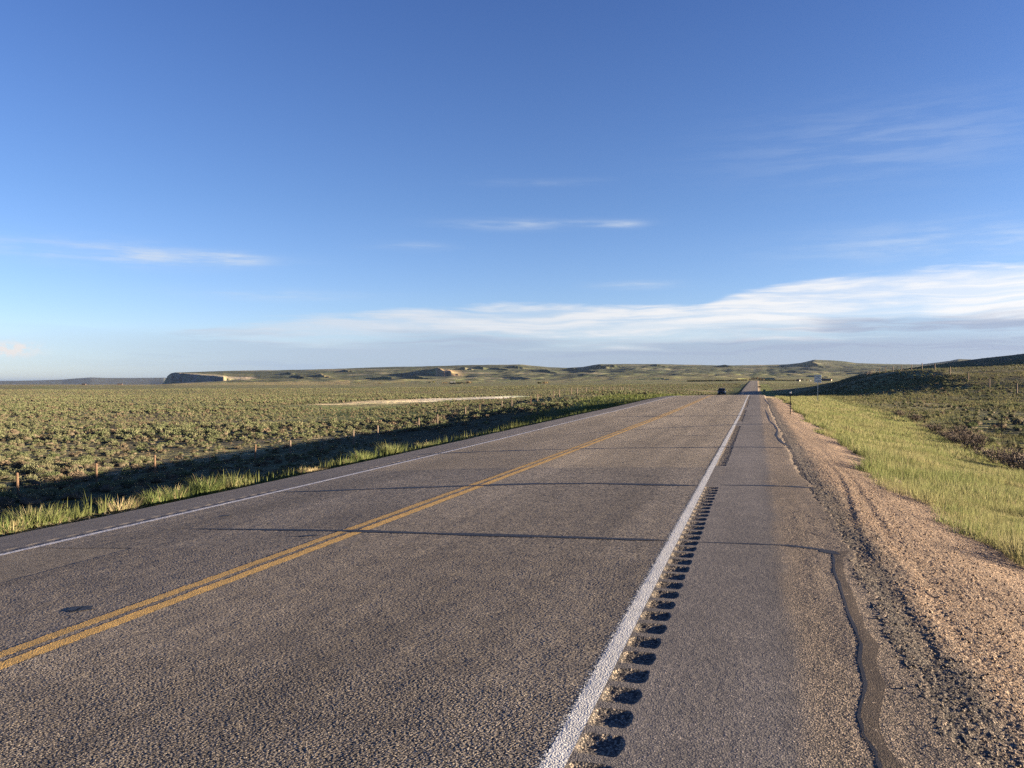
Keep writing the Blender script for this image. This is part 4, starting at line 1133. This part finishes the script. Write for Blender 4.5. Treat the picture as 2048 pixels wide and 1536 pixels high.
# black border line
bm = bmesh.new()
o1, o2 = .018, .034
def fr(x0, x1, z0, z1):
    V, Q = box_np(x0, x1, -.0145, -.0122, z0, z1); vs = [bm.verts.new(v) for v in V]
    for f in Q: bm.faces.new([vs[i] for i in f])
fr(-hw + o1, hw - o1, ht - o2, ht - o1); fr(-hw + o1, hw - o1, hb + o1, hb + o2)
fr(-hw + o1, -hw + o2, hb + o2, ht - o2); fr(hw - o2, hw - o1, hb + o2, ht - o2)
bm_obj('border', bm, M['ink'], bd)
H_ = ht - hb
for w_, zc in (('PASS', hb + H_ * .79), ('WITH', hb + H_ * .5), ('CARE', hb + H_ * .21)):
    cu = bpy.data.curves.new('lettering', 'FONT'); cu.body = w_; cu.size = .25; cu.align_x = 'CENTER'; cu.align_y = 'CENTER'; cu.extrude = .001; cu.offset = .004
    tmp = bpy.data.objects.new('tmp', cu); C.objects.link(tmp); bpy.context.view_layer.update()
    me = bpy.data.meshes.new_from_object(tmp.evaluated_get(bpy.context.evaluated_depsgraph_get()))
    bpy.data.objects.remove(tmp); bpy.data.curves.remove(cu)
    co = np.empty(len(me.vertices) * 3, np.float32); me.vertices.foreach_get('co', co); co = co.reshape(-1, 3)
    wd = co[:, 0].max() - co[:, 0].min(); kx = min(1, .5 / wd)
    N_ = np.column_stack([co[:, 0] * kx, -.0135 + -co[:, 2], co[:, 1] + zc]); me.vertices.foreach_set('co', N_.astype(np.float32).ravel())
    me.name = 'lettering'; me.materials.clear(); me.materials.append(M['ink']); me.update()
    link('lettering', me, bd)

# ------------------------------------------------------------------ black vehicle coming over the rise
def car(loc, rz):
    e = empty('pickup_truck', loc, rz, 'black vehicle seen from the front, coming over the rise in the left lane', 'car')
    def sect(y, hw_, z0, z1, b=.09):      # rounded cross-section across the car at y
        return [(-hw_ + b, y, z0), (hw_ - b, y, z0), (hw_, y, z0 + b), (hw_, y, z1 - b * 1.4), (hw_ - b * 1.3, y, z1), (-hw_ + b * 1.3, y, z1), (-hw_, y, z1 - b * 1.4), (-hw_, y, z0 + b)]
    # nose at -y
    bm = loft([sect(-2.62, .8, .45, .95), sect(-2.5, .92, .38, 1.08), sect(-1.2, .99, .36, 1.2), sect(-.2, 1.0, .36, 1.2), sect(1.2, 1.0, .38, 1.2), sect(2.5, .98, .42, 1.18), sect(2.75, .92, .5, 1.12)])
    body = bm_obj('body', bm, M['carpaint'], e, True)
    bm = loft([[(-.93, -1.2, 1.15), (.93, -1.2, 1.15), (.96, .95, 1.15), (-.96, .95, 1.15)], [(-.86, -.9, 1.42), (.86, -.9, 1.42), (.88, .92, 1.42), (-.88, .92, 1.42)], [(-.7, -.45, 1.84), (.7, -.45, 1.84), (.72, .82, 1.86), (-.72, .82, 1.86)], [(-.6, -.3, 1.89), (.6, -.3, 1.89), (.62, .7, 1.9), (-.62, .7, 1.9)]])
    cab = bm_obj('cab', bm, M['carpaint'], e, True)
    bm = bmesh.new(); vs = [bm.verts.new(p) for p in ((-.84, -1.13, 1.24), (.84, -1.13, 1.24), (.66, -.5, 1.79), (-.66, -.5, 1.79))]; bm.faces.new(vs)
    g = bmesh.ops.extrude_face_region(bm, geom=bm.faces[:]); bmesh.ops.translate(bm, verts=[v for v in g['geom'] if isinstance(v, bmesh.types.BMVert)], vec=(0, -.09, .03))
    bm_obj('windscreen', bm, M['glass'], cab)
    for sd in (-1, 1):
        bm = bmesh.new(); vs = [bm.verts.new(p) for p in ((sd * .905, -.75, 1.3), (sd * .91, .75, 1.3), (sd * .77, .68, 1.76), (sd * .76, -.42, 1.74))]; bm.faces.new(vs)
        g = bmesh.ops.extrude_face_region(bm, geom=bm.faces[:]); bmesh.ops.translate(bm, verts=[v for v in g['geom'] if isinstance(v, bmesh.types.BMVert)], vec=(sd * .03, 0, .01))
        bm_obj('side_window', bm, M['glass'], cab)
        bevel_box('headlight', (min(sd * .56, sd * .86), max(sd * .56, sd * .86), -2.66, -2.52, .84, 1.0), M['lens'], body, .02)
        bevel_box('wing_mirror', (min(sd * 1.0, sd * 1.2), max(sd * 1.0, sd * 1.2), -.92, -.78, 1.16, 1.4), M['trim'], body, .03)
    bevel_box('grille', (-.52, .52, -2.67, -2.58, .72, 1.0), M['trim'], body, .02)
    bevel_box('bumper', (-.9, .9, -2.74, -2.5, .44, .64), M['trim'], body, .04, 2)
    bevel_box('number_plate', (-.16, .16, -2.756, -2.742, .48, .62), M['plate'], body, .003)
    for (wx, wy) in ((-.86, -1.75), (.86, -1.75), (-.86, 1.65), (.86, 1.65)):
        bm = bmesh.new(); bmesh.ops.create_cone(bm, cap_ends=True, segments=24, radius1=.39, radius2=.39, depth=.26, matrix=Matrix.Translation((wx, wy, .39)) @ Matrix.Rotation(math.pi / 2, 4, 'Y'))
        bmesh.ops.bevel(bm, geom=bm.edges[:], offset=.025, segments=1, affect='EDGES')
        w = bm_obj('wheel', bm, M['rubber'], e)
        sgn = 1 if wx > 0 else -1
        bm = bmesh.new(); bmesh.ops.create_cone(bm, cap_ends=True, segments=16, radius1=.25, radius2=.2, depth=.04, matrix=Matrix.Translation((wx + sgn * .14, wy, .39)) @ Matrix.Rotation(sgn * math.pi / 2, 4, 'Y'))
        bm_obj('rim', bm, M['rim'], w)
    return e
dC = 196.0; kC = (1443.5 - CX) / F
cxx, cyy = dC * (kC * c - s), dC * (kC * s + c)
car((cxx, cyy, float(roadz(np.float64(cxx), np.float64(cyy))) + .0), 0).scale = (.92, .95, .98)

# ------------------------------------------------------------------ trees far off
def tree(px, py, dd, h, w, m, label, name='tree', seed=0, nl=260):
    p = at(px, py, dd); z = gz(p[0], p[1])
    e = empty(name, (p[0], p[1], z), seed, label, 'tree')
    bm = loft([ring(0, 0, -.5, .05 * h, 8), ring(.01 * h, 0, .25 * h, .035 * h, 8), ring(0, .02 * h, .6 * h, .015 * h, 8)])
    bm_obj('trunk', bm, M['bark'], e)
    V, Q = shrub_template(nl, 900 + seed, .16, .05, .75, .5, 12)
    V = V * np.array([w, w, h]) + np.array([0, 0, .15 * h])
    link('crown', mesh_np('crown', V, Q, [m], smooth=False), e)
tree(866.5, 760, 1750, 7.5, 7, M['tree'], 'pale green tree at the far ranch below the pointed butte', 'tree', 1)
tree(859.5, 760, 1800, 5.5, 6, M['darkbrush'], 'dark tree just left of the pale green ranch tree', 'tree', 2)
tree(938, 763, 1500, 6.5, 16, M['treetan'], 'wide tan willow clump right of the far white-roofed sheds', 'willow', 3)
tree(890, 763, 1600, 4.5, 14, M['treetan'], 'low tan willow clump between the ranch tree and the sheds', 'willow', 4)
tree(1091, 766, 1150, 5.0, 12, M['treetan'], 'lone tan rounded willow clump on the middle plain', 'willow', 5)
tree(1078, 766, 1160, 5.0, 9, M['darkbrush'], 'left half of the lone tan willow clump, coloured dark for its shade', 'willow', 6)  # dark leaves stand for the shaded side of the tan clump
for i, (px, h, w) in enumerate(((1499, 5, 4), (1504, 6.5, 5), (1509, 7, 5), (1514, 8, 6), (1521, 6, 5), (1527, 5, 5))):
    tree(px, 761, 1420, h, w, M['treetan'], ['slim tan tree, leftmost of the row at the end of the road', 'slim tan tree, second from the left in the row at the end of the road', 'tan tree right above the end of the road, third in its row',
         'tallest pale tree in the row at the end of the road', 'pale tree right of the tallest in the row at the end of the road', 'short pale tree, rightmost of the row at the end of the road'][i], 'tree', 20 + i)
tree(1519, 766, 620, 2.0, 2.6, M['darkbrush'], 'dark round bush at the right edge of the far road', 'bush', 40)
tree(1603, 761, 1250, 3.5, 6, M['darkbrush'], 'dark bush beside the small shed with the white end', 'bush', 41)
tree(1615, 761, 1250, 3.2, 5, M['treetan'], 'tan bush between the two far sheds', 'bush', 42)
tree(1647, 757, 1330, 5.5, 9, M['darkbrush'], 'dark tree behind the long far barn, just right of the sign', 'tree', 43)
# ranch bush scatter
for i, (px, py) in enumerate(((700 + 18, 763), (760, 763.5), (806, 763))):
    tree(px, py, 1900, 3.6, 12, M['treetan'], ['low tan thicket below the shaded bluff, leftmost of three', 'low tan thicket on the plain, middle of three below the bluffs', 'low tan thicket left of the ranch trees, rightmost of three'][i], 'willow', 50 + i)
# thin dark hedges of brush on the far flat
def thicket(px0, px1, dd, h, n, label):
    px = px0 + (px1 - px0) * rng.random(n); ddv = dd + 14 * rng.normal(size=n); kk = (px - CX) / F
    X = ddv * (kk * c - s); Y = ddv * (kk * s + c)
    V, Q = shrub_template(20, 77, .4, .2, .8, .6, 7)
    pos = np.column_stack([X, Y, ground_z(X, Y)]); sc = h * (.7 + .6 * rng.random(n))
    VV_, QQ_ = scatter(V, Q, pos, sc * 1.5, rng.random(n) * 6, sc)
    link('thicket', mesh_np('thicket', VV_, QQ_, [M['darkbrush']], smooth=False), kind='stuff', label=label, category='thicket')
thicket(1376, 1494, 1290, 1.9, 700, 'long dark thicket on the flat left of the end of the road')
thicket(1530, 1590, 1290, 1.5, 380, 'dark thicket on the flat right of the end of the road')
thicket(900, 935, 1700, 3.0, 90, 'dark brush around the far ranch sheds')

# ------------------------------------------------------------------ far buildings
def house(px, py, dd, L, D, h, rz, mw, mr, me_, label, name='shed'):
    p = at(px, py, dd); z = gz(p[0], p[1])
    e = empty(name, (p[0], p[1], z), rz, label, 'building')
    bevel_box('wall', (-L / 2, L / 2, -D / 2, D / 2, -.6, h), mw, e, 0)
    for sd in (-1, 1):       # gable ends
        bm = bmesh.new(); a = [bm.verts.new((sd * (L / 2 + .01), y, zz_)) for y, zz_ in ((-D / 2, -.5), (D / 2, -.5), (D / 2, h), (0, h + D * .3), (-D / 2, h))]; bm.faces.new(a)
        g = bmesh.ops.extrude_face_region(bm, geom=bm.faces[:]); bmesh.ops.translate(bm, verts=[v for v in g['geom'] if isinstance(v, bmesh.types.BMVert)], vec=(sd * .12, 0, 0))
        bm_obj('gable_wall', bm, me_, e)
    bm = bmesh.new()
    rh = h + D * .3; ov = .35
    prof = [(-D / 2 - ov, h - ov * .6), (0, rh), (D / 2 + ov, h - ov * .6), (D / 2 + ov, h - ov * .6 + .2), (0, rh + .22), (-D / 2 - ov, h - ov * .6 + .2)]
    a = [bm.verts.new((-L / 2 - .4, y, z_)) for y, z_ in prof]; b = [bm.verts.new((L / 2 + .4, y, z_)) for y, z_ in prof]
    for i in range(6): bm.faces.new([a[i], a[(i + 1) % 6], b[(i + 1) % 6], b[i]])
    for q in (a, b): bm.faces.new([q[0], q[1], q[4], q[5]]); bm.faces.new([q[1], q[2], q[3], q[4]])
    bm_obj('roof', bm, mr, e)
    bevel_box('door', (-.9, .9, -D / 2 - .1, -D / 2 - .01, -.5, min(2.2, h * .85)), M['door'], e, 0)
house(1596.5, 760.5, 1240, 5.0, 3.6, 1.7, -.45, M['walldark'], M['roofdark'], M['wallwhite'], 'small far shed, front coloured dark for shade, end wall white for sun, left of the road sign')  # shade and sunlight put into the dark wall and white gable colours
house(1653, 759.5, 1300, 15, 5, 1.9, -.3, M['walldark'], M['roofdark'], M['walltan'], 'long low barn, front coloured dark for shade, end tan for sun, right of the road sign', 'barn')  # dark front and tan ends carry painted shade and sun
house(1621, 760, 1240, 1.6, 1.4, .7, .5, M['wallwhite'], M['wallwhite'], M['wallwhite'], 'tiny white hut between the shed and the road sign', 'hut')
house(906, 759.5, 1720, 9, 6, 2.4, .3, M['walldark'], M['roofmetal'], M['wallwhite'], 'far ranch shed with a pale metal roof below the butte')
house(921, 760.5, 1690, 6, 5, 2.0, -.3, M['walldark'], M['roofdark'], M['walltan'], 'dark far ranch shed right of the pale-roofed one')
house(168, 769, 2150, 9, 5, 1.8, .2, M['walldark'], M['roofdark'], M['walldark'], 'low dark far shed at the left end of the plain')
house(240, 769, 2150, 12, 6, 2.0, .4, M['walldark'], M['roofdark'], M['walldark'], 'dark far shed on the plain left of the dark cliff')

# ------------------------------------------------------------------ camera
cd = bpy.data.cameras.new('camera'); cam = bpy.data.objects.new('camera', cd); C.objects.link(cam)
cd.sensor_width = 36; cd.lens = F / 2048 * 36; cd.clip_end = 100000; cd.clip_start = .05
cd.shift_y = -(768 - HY) / 2048 * -1 * -1
cam.location = (0, 0, 0); cam.rotation_euler = (math.pi / 2, 0, PSI)
S.camera = cam

# ------------------------------------------------------------------ light
sd_ = bpy.data.lights.new('sun', 'SUN'); sd_.energy = 5.0; sd_.angle = math.radians(.53); sd_.color = (1.0, .80, .56)
so = bpy.data.objects.new('sun', sd_); C.objects.link(so)
so.rotation_euler = SUN_DIR.to_track_quat('Z', 'Y').to_euler()

w = bpy.data.worlds.new('World'); S.world = w; w.use_nodes = True
t = NT(w.node_tree); bg = w.node_tree.nodes['Background']
sky = t.n('ShaderNodeTexSky', sky_type='NISHITA'); sky.sun_disc = False
sky.sun_elevation = SUN_EL; sky.sun_rotation = math.pi / 2 - SUN_AZ
sky.altitude = 1800; sky.air_density = 1.0; sky.dust_density = .6; sky.ozone_density = 2.2
gen = t.n('ShaderNodeTexCoord').outputs['Generated']
sep = t.n('ShaderNodeSeparateXYZ'); t._set(sep.inputs[0], gen)
dx, dy, dz = sep.outputs
rgt = t.math('ADD', t.math('MULTIPLY', dx, c), t.math('MULTIPLY', dy, s)); fwd = t.math('SUBTRACT', t.math('MULTIPLY', dy, c), t.math('MULTIPLY', dx, s))
az = t.math('MULTIPLY', t.math('ARCTAN2', rgt, fwd), 180 / math.pi)
el = t.math('MULTIPLY', t.math('ARCSINE', dz), 180 / math.pi)
def comb(x, y, z=0.0):
    n_ = t.n('ShaderNodeCombineXYZ')
    for i, v in enumerate((x, y, z)): t._set(n_.inputs[i], v)
    return n_.outputs[0]
def AE(px, py):
    a = math.atan((px - CX) / F); return math.degrees(a), math.degrees(math.atan((HY - py) / F * math.cos(a)))
warp = t.noise(comb(t.math('MULTIPLY', az, .08), t.math('MULTIPLY', el, .35)), 1.0, 3)
el2 = t.math('ADD', el, t.math('MULTIPLY', t.math('SUBTRACT', warp, .5), 1.6))
streak = t.noise(comb(t.math('MULTIPLY', az, .11), t.math('MULTIPLY', el2, 1.15), 3.0), 1.0, 7, .6)
streak2 = t.noise(comb(t.math('MULTIPLY', az, .06), t.math('MULTIPLY', el2, .8), 9.0), 1.0, 5, .55)
# upper limit of the cloud bank over bearing
tops = [(-300, 735), (150, 690), (420, 646), (600, 630), (800, 618), (1000, 607), (1150, 604), (1400, 608), (1480, 585), (1650, 548), (1850, 530), (2048, 520), (2400, 500)]
stops = []
for px, py in tops:
    a, e_ = AE(px, py); stops.append(((a + 45) / 90, e_ / 15))
top = t.math('MULTIPLY', t.ramp(t.math('DIVIDE', t.math('ADD', az, 45.0), 90.0), stops), 15.0)
below = t.math('SUBTRACT', top, el)                              # degrees below the upper limit
inside = t.mapr(t.math('ADD', below, t.math('MULTIPLY', t.math('SUBTRACT', streak, .5), 1.5)), -.05, .5, 0, 1, True)
left_fade = t.mapr(az, -33, -12, .28, 1, True)
st3 = t.noise(comb(t.math('MULTIPLY', az, .05), t.math('MULTIPLY', el2, 2.1), 14.0), 1.0, 6, .6)
thin = t.math('MULTIPLY', t.mapr(streak, .36, .58, .45, 1.0, True), t.mapr(st3, .34, .56, .58, 1.0, True))
bank = t.math('MULTIPLY', t.math('MULTIPLY', inside, left_fade), thin)
# bank colour: bright streaked upper part, blue-grey even base
base_f = t.mapr(t.math('ADD', t.math('SUBTRACT', el, t.mapr(az, 0, 30, 0, .7)), t.math('MULTIPLY', t.math('SUBTRACT', streak2, .5), 5.0)), 2.3, 3.9, 0, 1, True)
bright_f = t.mapr(t.math('ADD', t.math('MULTIPLY', az, .02), streak), .3, .85, 0, 1, True)
white = t.mix(bright_f, (2.5, 2.78, 3.15, 1), (3.3, 3.3, 3.35, 1))
grey = t.mix(t.mapr(az, -15, 25, 0, 1), (1.75, 2.15, 2.7, 1), (1.35, 1.6, 2.15, 1))
bcol = t.mix(base_f, grey, white)
lowfill = t.math('MULTIPLY', t.math('SUBTRACT', 1.0, base_f), t.math('MULTIPLY', t.mapr(el, 4.2, 2.2, 0, .85, True), left_fade))
bank = t.math('MAXIMUM', bank, lowfill)
# wisps higher up
wn = t.noise(comb(t.math('MULTIPLY', az, .16), t.math('MULTIPLY', el, 1.4), 21.0), 1.0, 7, .62)
def blob(px, py, wx, wy, amp):
    a, e_ = AE(px, py); k1 = math.degrees(wx / F); k2 = math.degrees(wy / F)
    u = t.math('DIVIDE', t.math('SUBTRACT', az, a), k1); v = t.math('DIVIDE', t.math('SUBTRACT', el, e_), k2)
    q = t.math('ADD', t.math('MULTIPLY', u, u), t.math('MULTIPLY', v, v))
    return t.math('MULTIPLY', t.math('POWER', 2.718, t.math('MULTIPLY', q, -1.0)), amp)
wisp = None
for b_ in ((330, 514, 150, 15, .5), (462, 520, 48, 11, .62), (1060, 449, 130, 9, .4), (1240, 449, 42, 7, .5), (150, 500, 170, 20, .3), (820, 494, 60, 8, .3), (1780, 285, 260, 60, .14), (1900, 480, 220, 30, .35),
           (1270, 570, 70, 7, .4), (560, 590, 160, 10, .28), (1080, 365, 120, 7, .1), (640, 655, 60, 12, .7), (600, 692, 90, 8, .5), (740, 705, 100, 9, .5)):
    v = blob(*b_); wisp = v if wisp is None else t.math('ADD', wisp, v)
wisp = t.math('MULTIPLY', wisp, t.mapr(wn, .38, .66, .15, 1.15, True))
cum = t.math('MULTIPLY', blob(22, 699, 34, 11, 1.6), t.mapr(t.noise(comb(t.math('MULTIPLY', az, 1.6), t.math('MULTIPLY', el, 2.6), 5.0), 1.0, 6, .6), .38, .6, .1, 1, True))
tint = t.mix(1.0, sky.outputs[0], t.ramp(t.math('DIVIDE', el, 40.0), [(0, (.72, .76, 1.12)), (.035, (.75, .77, 1.09)), (.09, (.77, .755, .98)), (.3, (.625, .67, .9)), (.6, (.505, .58, .88)), (1, (.42, .5, .86))]), 'MULTIPLY')
col = t.mix(t.math('MINIMUM', wisp, .85), tint, (2.6, 2.85, 3.15, 1))
col = t.mix(t.math('MINIMUM', bank, .96), col, bcol)
col = t.mix(t.math('MINIMUM', cum, .9), col, (3.3, 3.1, 3.0, 1))
fin = t.n('ShaderNodeVectorMath', operation='SCALE'); t._set(fin.inputs[0], col); t._set(fin.inputs[3], t.mapr(az, 2.0, 34.0, .925, 1.02))
t._set(bg.inputs[0], fin.outputs[0])
bg.inputs[1].default_value = .05

# ------------------------------------------------------------------ render settings
S.view_settings.view_transform = 'Standard'; S.view_settings.look = 'None'; S.view_settings.gamma = 1.0
S.view_settings.exposure = 2.56
S.cycles.max_bounces = 6; S.cycles.diffuse_bounces = 3; S.cycles.transparent_max_bounces = 16
S.cycles.use_denoising = False; S.cycles.use_adaptive_sampling = False; S.cycles.sample_clamp_indirect = .4

# ------------------------------------------------------------------ air: one even haze round the whole scene
hv = bpy.data.materials.new('haze_air'); hv.use_nodes = True
nt = hv.node_tree; nt.nodes.remove(nt.nodes['Principled BSDF'])
pv_ = nt.nodes.new('ShaderNodeVolumePrincipled'); pv_.inputs['Color'].default_value = (.74, .87, 1.0, 1); pv_.inputs['Density'].default_value = 2.0e-5
pv_.inputs['Anisotropy'].default_value = 0.75
nt.links.new(pv_.outputs[0], nt.nodes['Material Output'].inputs['Volume'])
zlo = min(float(min(v.co.z for v in bpy.data.objects['hills'].data.vertices)), -20) - 1; zhi = max(float(max(v.co.z for v in bpy.data.objects['hills'].data.vertices)), 20) + 5
V, Q = box_np(-45000, 45000, -45000, 45000, zlo, zhi)
link('haze', mesh_np('haze', V, Q, [hv], smooth=False), kind='stuff')
